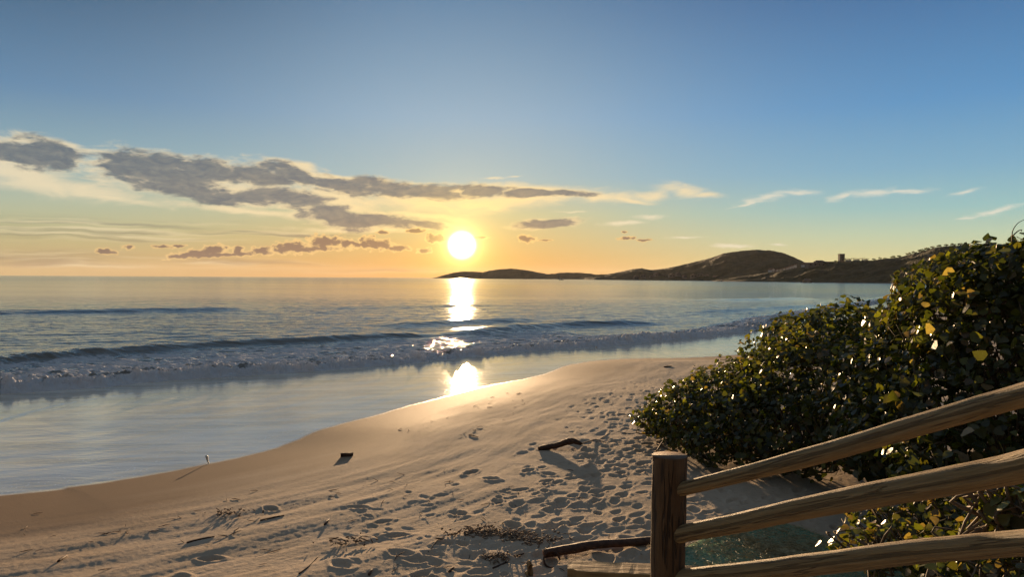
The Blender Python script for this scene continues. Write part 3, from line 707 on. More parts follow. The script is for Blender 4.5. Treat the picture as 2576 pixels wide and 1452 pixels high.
def block(name, segs, lab, px, py, off, rz=0.0):
    root = empty(name, (0, 0, 0)); root['label'] = lab; root['category'] = 'building'
    for (x0, x1, z1, rh) in segs:
        mesh('wall', *box(x0, x1, -6, 6, -6, z1), M_conc, root)
        V = [(x0 - .6, -6.8, z1), (x1 + .6, -6.8, z1), (x1 + .6, 6.8, z1), (x0 - .6, 6.8, z1), (x0 + 1.5, 0, z1 + rh), (x1 - 1.5, 0, z1 + rh)]
        mesh('roof', V, [(0, 3, 2, 1), (0, 1, 5, 4), (2, 3, 4, 5), (1, 2, 5), (3, 0, 4)], M_roof, root)
        n = max(1, int((x1 - x0) / 5))
        for k in range(n):
            for zz in ((1.0, 2.6),):
                xc = x0 + (k + .5) * (x1 - x0) / n
                mesh('window', *box(xc - 1.1, xc + 1.1, -6.08, -5.95, *zz), M_glass, root)
    put(root, px, py, off, rz); return root
block('building', [(-18, -4, 3.0, 2.0), (-4, 8, 6.0, 2.4), (8, 26, 4.4, 2.2)], 'long low stepped hotel block on the saddle of the ridge', 2058, 669, 8, 0.1)
tw = empty('tower', (0, 0, 0)); tag(tw, 'square flat-topped concrete tower standing on the ridge', 'tower')
mesh('wall', *box(-3.4, 3.4, -3.4, 3.4, -4, 10.8), M_conc, tw)
mesh('parapet', *join(box(-3.7, 3.7, -3.7, -3.3, 10.8, 11.6), box(-3.7, 3.7, 3.3, 3.7, 10.8, 11.6), box(-3.7, -3.3, -3.3, 3.3, 10.8, 11.6), box(3.3, 3.7, -3.3, 3.3, 10.8, 11.6)), M_conc, tw)
for zz in (2.5, 6.5): mesh('window', *box(-0.8, 0.8, -3.47, -3.35, zz, zz + 1.5), M_glass, tw)
put(tw, 2116.5, 659, 4)
pav = empty('pavilion', (0, 0, 0))
mesh('roof', [(-5.5, -4, 3.4), (5, -4, 2.9), (5, 4, 2.9), (-5.5, 4, 3.4), (-5.5, -4, 3.9), (5, -4, 3.3), (5, 4, 3.3), (-5.5, 4, 3.9)], [(0, 3, 2, 1), (4, 5, 6, 7), (0, 1, 5, 4), (1, 2, 6, 5), (2, 3, 7, 6), (3, 0, 4, 7)], M_roof, pav)
for sx in (-3, 3): mesh('pillar', *box(sx - .3, sx + .3, -.3, .3, -3, 3.1), M_conc, pav)
mesh('wall', *box(-1.8, 4.2, -2.5, 2.5, -3, 2.0), M_white, pav)
for i, (x, lab) in enumerate([(2132, 'flat-roofed open pavilion right beside the square tower'), (2153, 'flat-roofed open pavilion in the middle of the three'), (2174, 'flat-roofed open pavilion farthest from the square tower')]):
    o = pav if i == 0 else copy_tree(pav); put(o, x, 657, 4); tag(o, lab, 'pavilion', 'pavilions on the ridge crest')
# village at the foot of the dome-shaped hill
vh = gable_house('house', 11, 9, 4, 2.6, M_conc)
for i, (x, y) in enumerate([(1618, 697), (1640, 699), (1652, 695), (1668, 699), (1690, 697), (1706, 693), (1722, 699), (1745, 698), (1762, 695), (1777, 699), (1600, 701), (1800, 701)]):
    o = vh if i == 0 else copy_tree(vh)
    d = 2300 - 800 * (x - 1470) / 770 - 330
    p = at_depth(x, y, d); o.location = p; o.rotation_euler.z = random.uniform(-.6, .6); s = random.uniform(.8, 1.3); o.scale = (s, s, s)
    tag(o, 'faint house of the village at the foot of the dome-shaped hill', 'house', 'village houses at the hill foot')
# sunlit shore rock
def rock(name, loc, r, seed, m):
    V = []; Fc = []; n1, n2 = 10, 14; rg = np.random.RandomState(seed)
    for i in range(n1 + 1):
        th = math.pi * i / n1
        for j in range(n2):
            ph = 2 * math.pi * j / n2; k = 1 + 0.28 * math.sin(3 * ph + seed) * math.sin(2 * th) + 0.12 * rg.uniform(-1, 1)
            V.append((r[0] * k * math.sin(th) * math.cos(ph), r[1] * k * math.sin(th) * math.sin(ph), r[2] * k * math.cos(th)))
    for i in range(n1):
        for j in range(n2): Fc.append((i * n2 + j, (i + 1) * n2 + j, (i + 1) * n2 + (j + 1) % n2, i * n2 + (j + 1) % n2))
    o = mesh(name, V, Fc, m); o.location = loc; return o
p = at_depth(2030, 712, 800); o = rock('rock', (p.x, p.y, 0.8), (5, 4, 3.2), 3, M_rock); tag(o, 'pale rock catching the light at the foot of the near ridge', 'rock')
# boats
def boat():
    root = empty('fishing_boat', (0, 0, 0)); st = [(-5.5, .0, 1.5), (-5.2, 1.3, 1.1), (-2, 1.7, .9), (2, 1.6, 1.0), (4.6, .9, 1.4), (6, 0.02, 2.0)]
    V = []
    for x, w, h in st: V += [(x, -w, h), (x, -w * .6, -.3), (x, w * .6, -.3), (x, w, h)]
    Fc = []
    for i in range(len(st) - 1):
        a = i * 4; b = a + 4
        for k in range(3): Fc.append((a + k, b + k, b + k + 1, a + k + 1))
        Fc.append((a + 3, b + 3, b, a))
    mesh('hull', V, Fc, M_boat, root)
    mesh('cabin', *box(-3.2, -.6, -1, 1, .9, 3.0), M_white, root)
    mesh('mast', *tube([(0.8, 0, .8), (0.8, 0, 5.2)], .12, 6), M_stem, root)
    return root
b1 = boat(); p = at_depth(1411, 704, 1500); b1.location = (p.x, p.y, 0); b1.rotation_euler.z = .2; tag(b1, 'tiny fishing boat moored off the low gap between the headland and the next hill', 'boat')
b2 = copy_tree(b1); p = at_depth(1812, 708, 1020); b2.location = (p.x, p.y, 0); b2.rotation_euler.z = 2.8; b2.scale = (.7,) * 3; tag(b2, 'tiny boat lying off the tip of the near ridge', 'boat')

# ------------------------------------------------------------------ handrail of the beach stairs
def logpart(name, pts, rad, m, parent, seed, seg=20, sub=10, rough=0.03):
    P2 = smooth_poly([tuple(p) + (r,) for p, r in zip(pts, rad)], sub)
    pp = [Vector(p[:3]) for p in P2]; rr = [float(p[3]) for p in P2]
    V, Fc = tube(pp, rr, seg, 0.0, True, seed)
    al = []; ro = []; L = 0
    for i, p in enumerate(pp):
        if i: L += (p - pp[i - 1]).length
        for k in range(seg):
            al.append(L + seed * 3.7); ro.append(k / seg)
            idx = i * seg + k; d = V[idx] - p
            f = 1 + rough * float(fbm(np.array([k / seg * 3.0 + seed]), np.array([L * 5.0]), 3, seed)[0]) * 2
            V[idx] = p + d * f
    n = len(pp) * seg
    V = list(V); o = Vector(parent.location)
    me = mesh(name, [v - o for v in V], Fc, m, parent, smooth=True, attrs={'along': al, 'round': ro})
    caps = [p for p in me.data.polygons if len(p.vertices) > 4]; ek = {e.key: e for e in me.data.edges}
    for p in caps:
        p.use_smooth = False
        for k_ in p.edge_keys: ek[k_].use_edge_sharp = True
    return me
post_xy = at_depth(1684, 1160, 2.55)
pr = 44.0 / F * 2.5
hr = empty('handrail', (post_xy.x, post_xy.y, gz(post_xy.x, post_xy.y)))
tag(hr, 'rustic wooden handrail of one round post and three log rails beside the bush', 'handrail')
bx, by = post_xy.x, post_xy.y
topz = post_xy.z - 0.006
p_ = logpart('post', [(bx, by, gz(bx, by) - .3), (bx + .004, by, 1.6), (bx - .003, by, 2.1), (bx, by, topz - .012), (bx, by, topz)], [pr * 1.04, pr * 1.02, pr, pr * 1.0, pr * .94], M_post, hr, 1, 28, 12)
def railpts(lst):
    return [at_depth(x, y, d) for x, y, d in lst]
R1 = railpts([(1700, 1235, 2.52), (1850, 1198, 2.38), (2067, 1142, 2.18), (2284, 1078, 2.00), (2430, 1035, 1.88), (2576, 993, 1.76), (3100, 850, 1.35)])
R2 = railpts([(1700, 1347, 2.52), (1850, 1318, 2.38), (2037, 1277, 2.21), (2233, 1240, 2.04), (2434, 1203, 1.88), (2576, 1174, 1.76), (3100, 1060, 1.35)])
R3 = railpts([(1700, 1456, 2.52), (1850, 1443, 2.38), (2037, 1422, 2.21), (2288, 1392, 2.00), (2434, 1378, 1.88), (2576, 1366, 1.76), (3100, 1320, 1.35)])
for i, (R_, ra) in enumerate(((R1, (.023, .025, .028, .029, .029, .0285, .030)), (R2, (.030, .031, .033, .036, .037, .038, .039)), (R3, (.028, .031, .032, .032, .031, .031, .033)))):
    logpart('rail', R_, ra, M_rail, hr, 11 + i, 24, 10, 0.035)
e = R2[-1]
logpart('post', [(e.x + .02, e.y + .05, gz(e.x, e.y) - .3), (e.x + .02, e.y + .05, 2.6), (e.x + .02, e.y + .05, R1[-1].z + .1)], [pr, pr, pr * .96], M_post, hr, 2, 20, 8)

# ------------------------------------------------------------------ shrubs
LV = np.array([(0, 0, 0), (-.30, .02, .03), (-.50, .30, .07), (-.33, .64, .05), (0, 1, -.04), (.33, .64, .05), (.50, .30, .07), (.30, .02, .03), (0, .5, -.05)], float)
LF = np.array([(0, 8, 2, 1), (8, 4, 3, 2), (0, 7, 6, 8), (8, 6, 5, 4)])
def leaves(pos, nrm, size, rg, tints):
    n = len(pos)
    up = nrm + rg.normal(size=(n, 3)) * 0.55; up /= np.linalg.norm(up, axis=1)[:, None]
    t = np.cross(up, rg.normal(size=(n, 3))); t[:, 2] -= 0.5 * np.linalg.norm(t, axis=1); t -= up * (t * up).sum(1)[:, None]; t /= np.linalg.norm(t, axis=1)[:, None] + 1e-9
    b = np.cross(t, up); s = (size * rg.uniform(.6, 1.25, n))[:, None, None]
    cup = rg.uniform(-1.2, 2.4, n)[:, None]; wd = rg.uniform(.75, 1.1, n)[:, None]
    L = LV[None]
    V = pos[:, None, :] + s * ((L[..., 0] * wd)[..., None] * b[:, None] + L[..., 1][..., None] * t[:, None] + (L[..., 2] * cup)[..., None] * up[:, None])
    Fc = (np.arange(n)[:, None, None] * 9 + LF[None]).reshape(-1, 4)
    T = np.repeat(tints, 9, axis=0)
    return V.reshape(-1, 3), Fc, T
def leaf_tints(n, rg, dry=0.06, bright=0.12):
    base = np.array([(0.042, 0.050, 0.013), (0.066, 0.072, 0.017), (0.030, 0.038, 0.012), (0.090, 0.082, 0.020)])[rg.randint(0, 4, n)]
    base = base * rg.uniform(.7, 1.25, (n, 1))
    u = rg.rand(n)
    base[u < bright] = np.array((0.12, 0.125, 0.025)) * rg.uniform(.7, 1.2, ((u < bright).sum(), 1))
    m = u > 1 - dry; base[m] = np.array((0.20, 0.135, 0.065)) * rg.uniform(.5, 1.2, (m.sum(), 1))
    return np.hstack([base, np.ones((n, 1))])
def shrub(name, label, blobs, size, dens, seed, sprigs=(), group=None, dry=.06, bright=.12, big=()):
    rg = np.random.RandomState(seed)
    E = [(at_depth(x, y, d), np.array(r)) for (x, y, d, *r) in blobs]
    c0 = np.mean([list(c) for c, _ in E], axis=0); loc = Vector((c0[0], c0[1], gz(c0[0], c0[1])))
    root = empty(name, loc); tag(root, label, 'shrub', group)
    P = []; N = []
    for c, r in E:
        area = 4 * math.pi * ((r[0] * r[1]) ** 1.6 / 3 + (r[0] * r[2]) ** 1.6 / 3 + (r[1] * r[2]) ** 1.6 / 3) ** (1 / 1.6)
        n = int(area * dens); u = rg.normal(size=(n, 3)); u /= np.linalg.norm(u, axis=1)[:, None]
        f = fbm(u[:, 0] * 2.2 + c.x * 3, u[:, 2] * 2.2 + u[:, 1] * 1.3 + c.y, 3, seed)
        k = np.minimum(0.96 + 0.62 * f, 1.14); k = k * (1 - 0.55 * rg.rand(n) ** 1.5)
        p = np.array(c)[None] + u * r[None] * k[:, None]
        P.append(p); N.append(u)
    P = np.vstack(P); N = np.vstack(N)
    # drop what is deep inside another blob, below the sand, or on the hidden far side
    keep = np.ones(len(P), bool)
    for c, r in E: keep &= (((P - np.array(c)) / r) ** 2).sum(1) > 0.42
    keep &= P[:, 2] > ground_z(P[:, 0], P[:, 1], False) + 0.03
    P = P[keep]; N = N[keep]
    N[:, 2] += 0.5; N /= np.linalg.norm(N, axis=1)[:, None]
    T = leaf_tints(len(P), rg, dry, bright)
    V, Fc, T = leaves(P, N, size, rg, T)
    V -= np.array(loc)
    mesh('foliage', V, Fc, ML, root, smooth=True, attrs={'tint': T})
    if big:
        bp = np.array([list(at_depth(*q[:3])) for q in big]); bn = np.tile([0.1, -1.0, .2], (len(big), 1)) + rg.normal(size=(len(big), 3)) * .3
        bt = np.array([q[3] + (1,) for q in big]); V2, F2, T2 = leaves(bp, bn, .105, rg, bt)
        o2 = mesh('dry_leaves', V2 - np.array(loc), F2, ML, root, smooth=True, attrs={'tint': T2})
    # twigs running through the crown
    tv = []
    for i in range(int(18 * len(E))):
        c, r = E[rg.randint(len(E))]
        u = rg.normal(size=3); u /= np.linalg.norm(u); u[2] = abs(u[2]) * .8
        q0 = Vector((c.x + u[0] * r[0] * .2, c.y + u[1] * r[1] * .2, max(gz_f(c.x, c.y), c.z - r[2] * .9)))
        q2 = Vector(np.array(c) + u * r * rg.uniform(.9, 1.12)); q1 = (q0 + q2) / 2 + Vector(rg.normal(size=3) * .12)
        tv.append(tube([q0 - loc, q1 - loc, q2 - loc], [.012, .008, .003], 5, sub=3))
    for sp in sprigs:
        pts = [at_depth(*q) - loc for q in sp]; tv.append(tube(pts, np.linspace(.006, .0022, len(pts)), 6, sub=5))
    mesh('stems', *join(*tv), M_stem, root, smooth=True)
    return root
def gz_f(x, y): return float(ground_z(np.array([x]), np.array([y]), False)[0])
shrub('shrub', 'low leafy shrub spreading onto the sand, its tip pointing at the footprints',
      [(1655, 1058, 11.4, .40, .5, .22), (1700, 1036, 11.4, .52, .7, .36), (1760, 1022, 11.3, .6, .8, .44), (1820, 1000, 11.2, .62, .9, .50), (1740, 1080, 10.6, .55, .6, .32), (1830, 1060, 10.4, .7, .7, .46), (1800, 1112, 9.8, .5, .5, .26), (1880, 968, 11.3, .55, .8, .48)],
      .070, 400, 301, sprigs=[[(1640, 1060, 11.2), (1600, 1052, 11.1), (1560, 1042, 11.0), (1545, 1052, 11.0)]])
shrub('shrub', 'dense dark green mound of shrub in the middle, in front of the breaking wave',
      [(1985, 868, 11.6, .42, .8, .38), (1960, 975, 10.8, .7, 1.0, .62), (2040, 850, 11.2, .7, .9, .42), (2030, 960, 10.0, .9, 1.0, .85), (1930, 1060, 9.8, .8, .8, .62), (2130, 850, 10.6, .8, .9, .55), (2140, 970, 9.4, .9, .9, .85),
       (2050, 1080, 9.0, .8, .8, .55), (2180, 1080, 8.3, .7, .7, .5), (2200, 860, 10.0, .5, .8, .40), (1950, 1120, 9.2, .6, .5, .25)],
      .078, 340, 302, sprigs=[[(1990, 815, 11.4), (1975, 800, 11.3), (1960, 795, 11.3)]])
shrub('shrub', 'tall leafy shrub at the right edge with dry yellow leaves and a curling tendril',
      [(2330, 730, 8.2, .30, .6, .30), (2350, 830, 8.0, .55, .8, .5), (2290, 870, 8.4, .5, .7, .42), (2460, 710, 7.4, .42, .7, .42), (2560, 700, 6.9, .5, .8, .40), (2660, 720, 6.6, .6, .8, .55), (2440, 840, 7.3, .65, .8, .6), (2560, 840, 6.8, .75, .8, .65),
       (2300, 980, 7.8, .75, .8, .6), (2430, 980, 7.0, .7, .7, .6), (2570, 980, 6.5, .75, .7, .65), (2280, 1090, 7.3, .65, .7, .5), (2420, 1090, 6.6, .65, .6, .55), (2570, 1110, 6.2, .7, .6, .6), (2700, 900, 6.4, .7, .8, .9), (2390, 1170, 6.1, .5, .5, .32), (2230, 1150, 7.4, .45, .5, .28)],
      .086, 310, 303, bright=.12, dry=.08, big=[(2292,905,6.9,(.30, .22, .12)),(2275,930,6.9,(.09, .09, .02)),(2290,950,6.9,(.09, .09, .02)),(2238,898,7.2,(.30, .22, .12)),(2375,945,6.6,(.30, .22, .12)),(2205,975,7.0,(.09, .09, .02)),(2235,975,7.1,(.09, .09, .02)),(2090,930,8.6,(.30, .22, .12)),(2150,985,8.0,(.09, .09, .02)),(2480,900,6.0,(.09, .09, .02)),(2500,1000,6.0,(.30, .22, .12)),(2440,850,6.2,(.09, .09, .02)),(2345,820,6.8,(.30, .22, .12)),(2400,680,6.9,(.30, .22, .12)),(2500,740,6.4,(.09, .09, .02)),(2470,950,6.0,(.09, .09, .02)),(2330,760,7.2,(.30, .22, .12)),(2420,1090,5.8,(.30, .22, .12)),(2260,1060,6.6,(.09, .09, .02)),(2550,850,6.0,(.09, .09, .02)),(2160,915,8.4,(.09, .09, .02)),(2520,1125,5.5,(.30, .22, .12))],
      sprigs=[[(2548, 640, 6.6), (2546, 600, 6.6), (2548, 580, 6.6), (2560, 562, 6.6), (2578, 552, 6.6)], [(2549, 592, 6.6), (2560, 582, 6.6), (2570, 578, 6.6), (2568, 584, 6.6)],
              [(2290, 780, 8.0), (2265, 740, 8.0), (2250, 712, 8.0), (2236, 706, 8.0)], [(2300, 760, 8.0), (2280, 735, 8.0), (2300, 722, 8.0)], [(2255, 790, 8.3), (2215, 770, 8.3), (2200, 762, 8.3)]])
shrub('shrub', 'straggly creeping plant low on the ground behind the lower rails',
      [(2240, 1330, 5.5, .38, .4, .14), (2350, 1290, 5.7, .45, .45, .2), (2460, 1300, 5.2, .5, .45, .26), (2580, 1290, 4.9, .5, .45, .34), (2180, 1375, 5.1, .28, .25, .1), (2300, 1385, 5.0, .45, .35, .16), (2440, 1400, 4.6, .45, .35, .2), (2580, 1400, 4.4, .45, .35, .26), (2470, 1460, 4.1, .35, .3, .14), (2600, 1470, 4.0, .35, .3, .18)],
      .060, 330, 304, dry=.22, bright=.2)
shrub('shrub', 'bright yellow-green leafy sprig close by, just under the middle rail at the right edge',
      [(2530, 1262, 2.9, .10, .10, .09), (2580, 1300, 2.8, .12, .10, .12)],
      .075, 480, 305, bright=.75, dry=.02)

# ------------------------------------------------------------------ mat, boards and things lying on the sand
def build_mat():
    pts = [(1600, 1520), (1690, 1400), (1790, 1350), (1830, 1335), (1965, 1322), (2075, 1362), (2120, 1400), (2330, 1480), (2300, 1560)]
    G = [gp(*p) for p in pts]; c = sum(G, Vector()) / len(G); loc = Vector((c.x, c.y, c.z))
    root = empty('carpet_mat', loc); tag(root, 'worn green carpet mat with dry needles on the sand behind the handrail', 'mat')
    N = 60; P = [(g.x, g.y) for g in G]; x0, x1 = min(p[0] for p in P), max(p[0] for p in P); y0, y1 = min(p[1] for p in P), max(p[1] for p in P)
    # radial fan grid so that the edge follows the outline
    V = []; Fc = []; nr = 22; ring = smooth_poly([*P, P[0]], 10)[:-1]; n = len(ring)
    def zt(x, y, e): return 0.05 * e + 0.012 * float(fbm(np.array([x * 3]), np.array([y * 3]), 3, 8)[0]) * e
    gb = ground_z(np.array([p[0] for p in ring]), np.array([p[1] for p in ring]))
    for i in range(nr + 1):
        f = 1 - i / nr
        for j, (x, y) in enumerate(ring):
            X = c.x + (x - c.x) * f; Y = c.y + (y - c.y) * f
            V.append([X, Y, 0])
    V = np.array(V); g = ground_z(V[:, 0], V[:, 1], False); gf = ground_z(V[:, 0], V[:, 1])
    e = np.repeat(np.minimum(1, np.arange(nr + 1) / 2.0), n)
    V[:, 2] = np.maximum(gf + .012, g + 0.055) + .016 * fbm(V[:, 0] * 9, V[:, 1] * 9, 3, 8)
    V[:n, 2] = gf[:n] - .02
    mesh('carpet', V - np.array(loc), grid_faces(nr + 1, n, True), M_mat, root, smooth=True)
    rg = np.random.RandomState(3); tv = []
    for k in range(4200):
        i = rg.randint(n, len(V)); p = Vector(V[i]) - loc + Vector((rg.uniform(-.05, .05), rg.uniform(-.05, .05), .008)); a = rg.uniform(0, 6.28); l = rg.uniform(.02, .09)
        d = Vector((math.cos(a), math.sin(a), rg.uniform(0, .3))) * l
        tv.append(tube([p, p + d * .5 + Vector((0, 0, .006)), p + d], [.0018, .0022, .0012], 3, cap=False))
    o = mesh('dry_needles', *join(*tv), M_straw, root); o['kind'] = 'stuff'
build_mat()

def stick_obj(name, pts, rad, m, label, cat, group=None, rough=.15, seg=8, sub=4, flat=1.0, seed=1):
    loc = Vector(pts[0]); V, Fc = tube([Vector(p) - loc for p in pts], rad, seg, rough, True, seed, flat, sub)
    o = mesh(name, V, Fc, m, smooth=True); o.location = loc
    return tag(o, label, cat, group)
def gl(px, py, lift=0.0):
    p = gp(px, py); return p + Vector((0, 0, lift))
# driftwood chunk with its long thin branch
loc = gl(1410, 1128); dw = empty('driftwood', loc); tag(dw, 'dark arched driftwood chunk with a thin branch, casting a shadow on the trampled sand', 'driftwood')
A0 = gl(1354, 1133); A1 = gl(1462, 1128)
def lerp(a, b, t): return a + (b - a) * t
hs = [.02, .035, .05, .075, .12, .13, .08]
pts = [lerp(A0, A1, i / 6) + Vector((0, .03 * math.sin(i), h)) for i, h in enumerate(hs)]
V, Fc = tube([p - loc for p in pts], [.04, .05, .048, .05, .058, .05, .03], 12, .22, True, 4, .8, 4)
mesh('trunk', V, Fc, M_drift, dw, smooth=True)
pts = [pts[-1], lerp(A1, gl(1495, 1112), .5) + Vector((0, 0, .05)), gl(1500, 1113, .045), gl(1524, 1117, .02)]
V, Fc = tube([p - loc for p in pts], [.012, .009, .008, .006], 7, .1, True, 5, 1, 4)
mesh('branch', V, Fc, M_drift, dw, smooth=True)
# long dark log, its split plank and the ring
p0 = gl(1368, 1408, .05); p1 = gl(1500, 1388, .06); p2 = gl(1660, 1378, .07); p3 = gl(1720, 1374, .06)
stick_obj('log', [p0, lerp(p0, p1, .5), p1, lerp(p1, p2, .5), p2, p3], [.045, .05, .045, .042, .04, .03], M_drift, 'long dark split log lying behind the pale board, left of the handrail post', 'log', rough=.12, seg=12, flat=.8, seed=8)
ring = [gl(1388, 1424, .05) + Vector((.07 * math.cos(a), .04 * math.sin(a) , .055 * math.sin(a))) for a in np.linspace(0, 5.9, 14)]
stick_obj('curled_strip', ring, .008, M_drift, 'dark curled strip of bark looped against the end of the long log', 'bark strip', seg=6, sub=2, flat=2.2, rough=.1)
def board(name, a, b, wdt, th, m, label):
    a = Vector(a); b = Vector(b); loc = (a + b) / 2; d = (b - a); L = d.length; d.normalize(); s = Vector((-d.y, d.x, 0)).normalized(); n = 26; V = []; rg = np.random.RandomState(9)
    for i in range(n + 1):
        t = i / n; c = a + d * (L * t) - loc; dip = -.018 * math.exp(-((t - .33) / .07) ** 2); e = rg.uniform(-.003, .003)
        w0 = wdt * (1 if t > .04 else .7)
        V += [c - s * w0 / 2 + Vector((0, 0, -th)), c - s * w0 / 2 + Vector((0, 0, -.004 + e)), c - s * (w0 / 2 - .006) + Vector((0, 0, e)), c + s * (w0 / 2 + dip - .006 + e * 2), c + s * (w0 / 2 + dip + e * 2) + Vector((0, 0, -.006)), c + s * w0 / 2 + Vector((0, 0, -th))]
    Fc = []
    for i in range(n):
        for k in range(6): Fc.append((i * 6 + k, i * 6 + (k + 1) % 6, (i + 1) * 6 + (k + 1) % 6, (i + 1) * 6 + k))
    Fc += [tuple(range(6))[::-1], tuple(n * 6 + k for k in range(6))]
    o = mesh(name, V, Fc, m); o.location = loc; return tag(o, label, 'board')
pa = gl(1428, 1452, .10); pb = gl(1760, 1452, .10); pb.z = pa.z
board('board', pa, pb, .24, .07, M_board, 'pale yellowish board at the bottom edge, ending at the handrail post')
# small squared block, bright scrap, dry leaf
bk = gl(871, 1149, .012)
o = mesh('wood_block', [(v[0] + (.02 if v[1] > 0 else 0), v[1], v[2]) for v in box(-.085, .085, -.03, .035, -.02, .045)[0]], box(0, 1, 0, 1, 0, 1)[1], M_drift); o.location = bk; tag(o, 'small dark squared wood block alone on the smooth sand', 'wood block')
bv = o.modifiers.new('b', 'BEVEL'); bv.width = .006; bv.segments = 2
sp = gl(521, 1167, 0)
stick_obj('shell_scrap', [sp + Vector((.03, 0, -.01)), sp + Vector((.012, 0, .04)), sp + Vector((.0, 0, .08)), sp + Vector((-.005, 0, .115)), sp + Vector((-.03, .0, .12))], [.016, .022, .03, .034, .014], M_pale, 'small whitish curled scrap standing upright at the edge of the water', 'scrap', flat=.5, seg=8)
def crumpled(name, px, py, s, m, label, seed, cat='leaf'):
    rg = np.random.RandomState(seed); loc = gl(px, py); n = 9; V = []; 
    for i in range(n):
        for j in range(n):
            u = i / (n - 1) - .5; v = j / (n - 1)
            w = (math.sin(math.pi * min(1, v * .9 + .05)) ** .9) * .62 + .25 * math.sin(7 * u + 3 * v) * v
            V.append((u * s * w + rg.uniform(-.006, .006), .03 * math.sin(6 * v + seed) + .25 * s * math.cos(u * 5) + rg.uniform(-.006, .006), v * s * 1.0 + rg.uniform(-.006, .006)))
    Fc = [(i * n + j, i * n + j + 1, (i + 1) * n + j + 1, (i + 1) * n + j) for i in range(n - 1) for j in range(n - 1)]
    o = mesh(name, V, Fc, m, smooth=True); o.location = loc; o.rotation_euler = (.5, .25, .6)
    md = o.modifiers.new('s', 'SOLIDIFY'); md.thickness = .002
    return tag(o, label, cat)
crumpled('dry_leaf', 1322, 1446, .12, M_dryleaf, 'large crumpled dry leaf standing on the sand left of the long log', 3)
crumpled('dry_leaf', 2290, 932, .14, M_dryleaf, 'large yellow dry leaf hanging in the tall shrub', 5) if False else None

# named sticks: (points), radius, label
NS = [([(1240, 1432), (1268, 1420), (1300, 1402), (1318, 1391)], .009, 'long thin dark stick slanting over the sand near the bottom edge, by the dry leaf'),
      ([(752, 1446), (775, 1428), (790, 1412), (800, 1402)], .008, 'bent bushy twig at the bottom edge below the smooth sand'),
      ([(470, 1368), (500, 1360), (540, 1352)], .010, 'dark flat driftwood sliver on the left, lower of two in a line'),
      ([(655, 1312), (690, 1304), (715, 1299)], .009, 'dark flat driftwood sliver at the middle of the debris line, upper of two'),
      ([(816, 1323), (828, 1310)], .012, 'short stubby dark stick beside a curved mark in the sand'),
      ([(146, 1416), (168, 1402)], .013, 'short thick dark stick at the lower left of the beach'),
      ([(1800, 905), (1835, 908), (1865, 912)], .014, 'thin dark branch far off by the top of the low shrub'),
      ([(1670, 925), (1690, 923)], .02, 'far dark lump of wood on the sand near the water'),
      ([(1500, 1113), (1515, 1104), (1545, 1086), (1590, 1092), (1625, 1080)], .005, 'thin winding root reaching from the low shrub towards the driftwood'),
      ([(1650, 1140), (1672, 1110), (1700, 1116), (1735, 1116)], .009, 'pale bare branch lying under the tip of the low shrub'),
      ([(1655, 1118), (1690, 1135), (1720, 1150), (1745, 1130)], .008, 'forked bare branch just above the handrail post'),
      ([(1130, 1442), (1142, 1430)], .012, 'stubby dark stick poking up at the bottom edge'),
      ([(928, 1450), (936, 1436)], .012, 'upright dark stick at the bottom edge, left of the stubby one'),
      ([(1078, 1390), (1100, 1362), (1115, 1352)], .005, 'thin twig with a hooked end above the long slanting stick'),
      ([(1180, 1095), (1203, 1102)], .010, 'small curved stick on the sand above the squared block')]
for i, (pp, r, lab) in enumerate(NS):
    P = [gl(x, y, r * .7) for x, y in pp]
    if len(P) == 2: P = [P[0], lerp(P[0], P[1], .5) + Vector((0, 0, .004)), P[1]]
    stick_obj('stick', P, [r * .9] + [r] * (len(P) - 2) + [r * .5], M_drift if i in (0, 2, 3, 4, 5, 7) else M_twig, lab, 'stick', rough=.2, seg=7, sub=4, seed=20 + i)
# small twig bits that nothing tells apart
wr = [[(60, 1392), (300, 1338), (440, 1312), (640, 1240)], [(520, 1372), (620, 1325), (760, 1268), (900, 1225), (1000, 1190)], [(1000, 1090), (1150, 1040), (1240, 1012), (1330, 985)], [(1100, 1130), (1250, 1060), (1330, 1010)]]
protos = []
for k in range(4):
    rg = np.random.RandomState(50 + k); L = rg.uniform(.05, .11)
    V, Fc = tube([(-L, 0, 0), (-L * .2, rg.uniform(-.01, .01), .006), (L * .5, rg.uniform(-.02, .02), .002), (L, 0, .004)], [.003, .006, .005, .002], 6, .25, True, k, 1, 3)
    protos.append(mesh('twig_fragment', V, Fc, M_twig, smooth=True))
used = [False] * 4; spots = []
for ln in wr:
    for _ in range(16):
        i = random.randrange(len(ln) - 1); t = random.random(); spots.append((ln[i][0] + (ln[i + 1][0] - ln[i][0]) * t + random.gauss(0, 8), ln[i][1] + (ln[i + 1][1] - ln[i][1]) * t + random.gauss(0, 5)))
for _ in range(55):
    spots.append((random.uniform(950, 1620), random.uniform(1180, 1440)))
for _ in range(16): spots.append((random.uniform(60, 900), random.uniform(1290, 1440)))
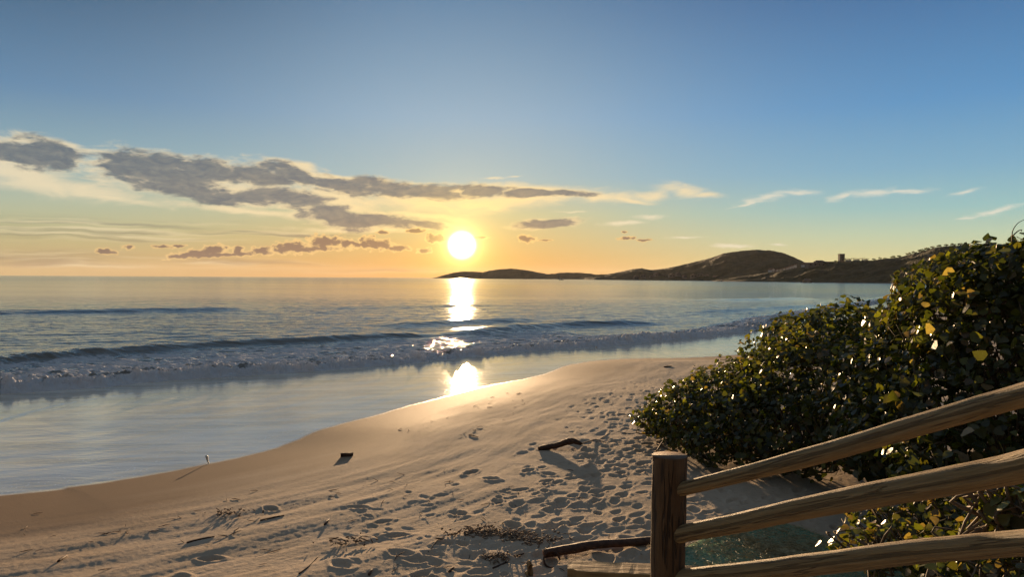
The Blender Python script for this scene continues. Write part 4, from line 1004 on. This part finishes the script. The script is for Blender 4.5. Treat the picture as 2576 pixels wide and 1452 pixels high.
for x, y in spots:
    k = random.randrange(4)
    o = protos[k] if not used[k] else protos[k].copy()
    if used[k]: C.objects.link(o)
    used[k] = True
    p = gl(x, y, .006); o.location = p; o.rotation_euler = (random.uniform(-.2, .2), random.uniform(-.25, .25), random.uniform(0, 6.28)); s = random.uniform(.3, .8); o.scale = (s, s, s)
    tag(o, 'small dark twig fragment scattered on the sand', 'twig', 'small twig fragments on the sand')
# clumps of sandy debris
def clump(px, py, w, n, seed, label):
    rg = np.random.RandomState(seed); loc = gl(px, py); parts = []
    for i in range(n):
        dx = rg.normal() * w; dy = rg.normal() * w * .7; z = gz_f(loc.x + dx, loc.y + dy) + rg.uniform(0, .025) - loc.z + .012
        c = Vector((dx, dy, z)); a = rg.uniform(0, 6.28); l = rg.uniform(.008, .024) * (1 + 1.6 * (rg.rand() < .12)); r = rg.uniform(.003, .011)
        d = Vector((math.cos(a), math.sin(a), rg.uniform(-.3, .9))) * l
        parts.append(tube([c - d, c - d * .6, c + d * .6, c + d], [r * .3, r, r * .9, r * .3], 6, .3, True, i))
    o = mesh('debris_clump', *join(*parts), M_debris, smooth=True); o.location = loc; tag(o, label, 'debris', 'clumps of washed-up debris', 'stuff')
clump(1205, 1345, .15, 170, 1, 'wide clump of seed pods and twigs, the leftmost and largest of three together')
clump(1290, 1350, .10, 110, 2, 'middle clump of seed pods right of the largest one')
clump(1350, 1362, .12, 90, 3, 'loose clump of debris just above the left end of the long log')
clump(1245, 1405, .08, 70, 4, 'small dark clump of debris by the long slanting stick')
clump(885, 1368, .11, 50, 5, 'flat loose clump of twigs on the smooth sand left of the footprints')
clump(580, 1295, .14, 40, 6, 'thin scatter of weed on the smooth sand in the left half')
# ------------------------------------------------------------------ haze: thin even sea air round everything
m, t, out = mat('haze')
vp = t.add('ShaderNodeVolumePrincipled', {'Color': (0.95, 0.90, 0.84, 1), 'Density': 0.000012, 'Anisotropy': 0.3})
t.l.new(vp.outputs[0], out.inputs['Volume'])
hz = mesh('haze', *box(-15500, 15500, -15500, 15500, -5, 190), m); hz['kind'] = 'stuff'
print('objects', len(bpy.data.objects))
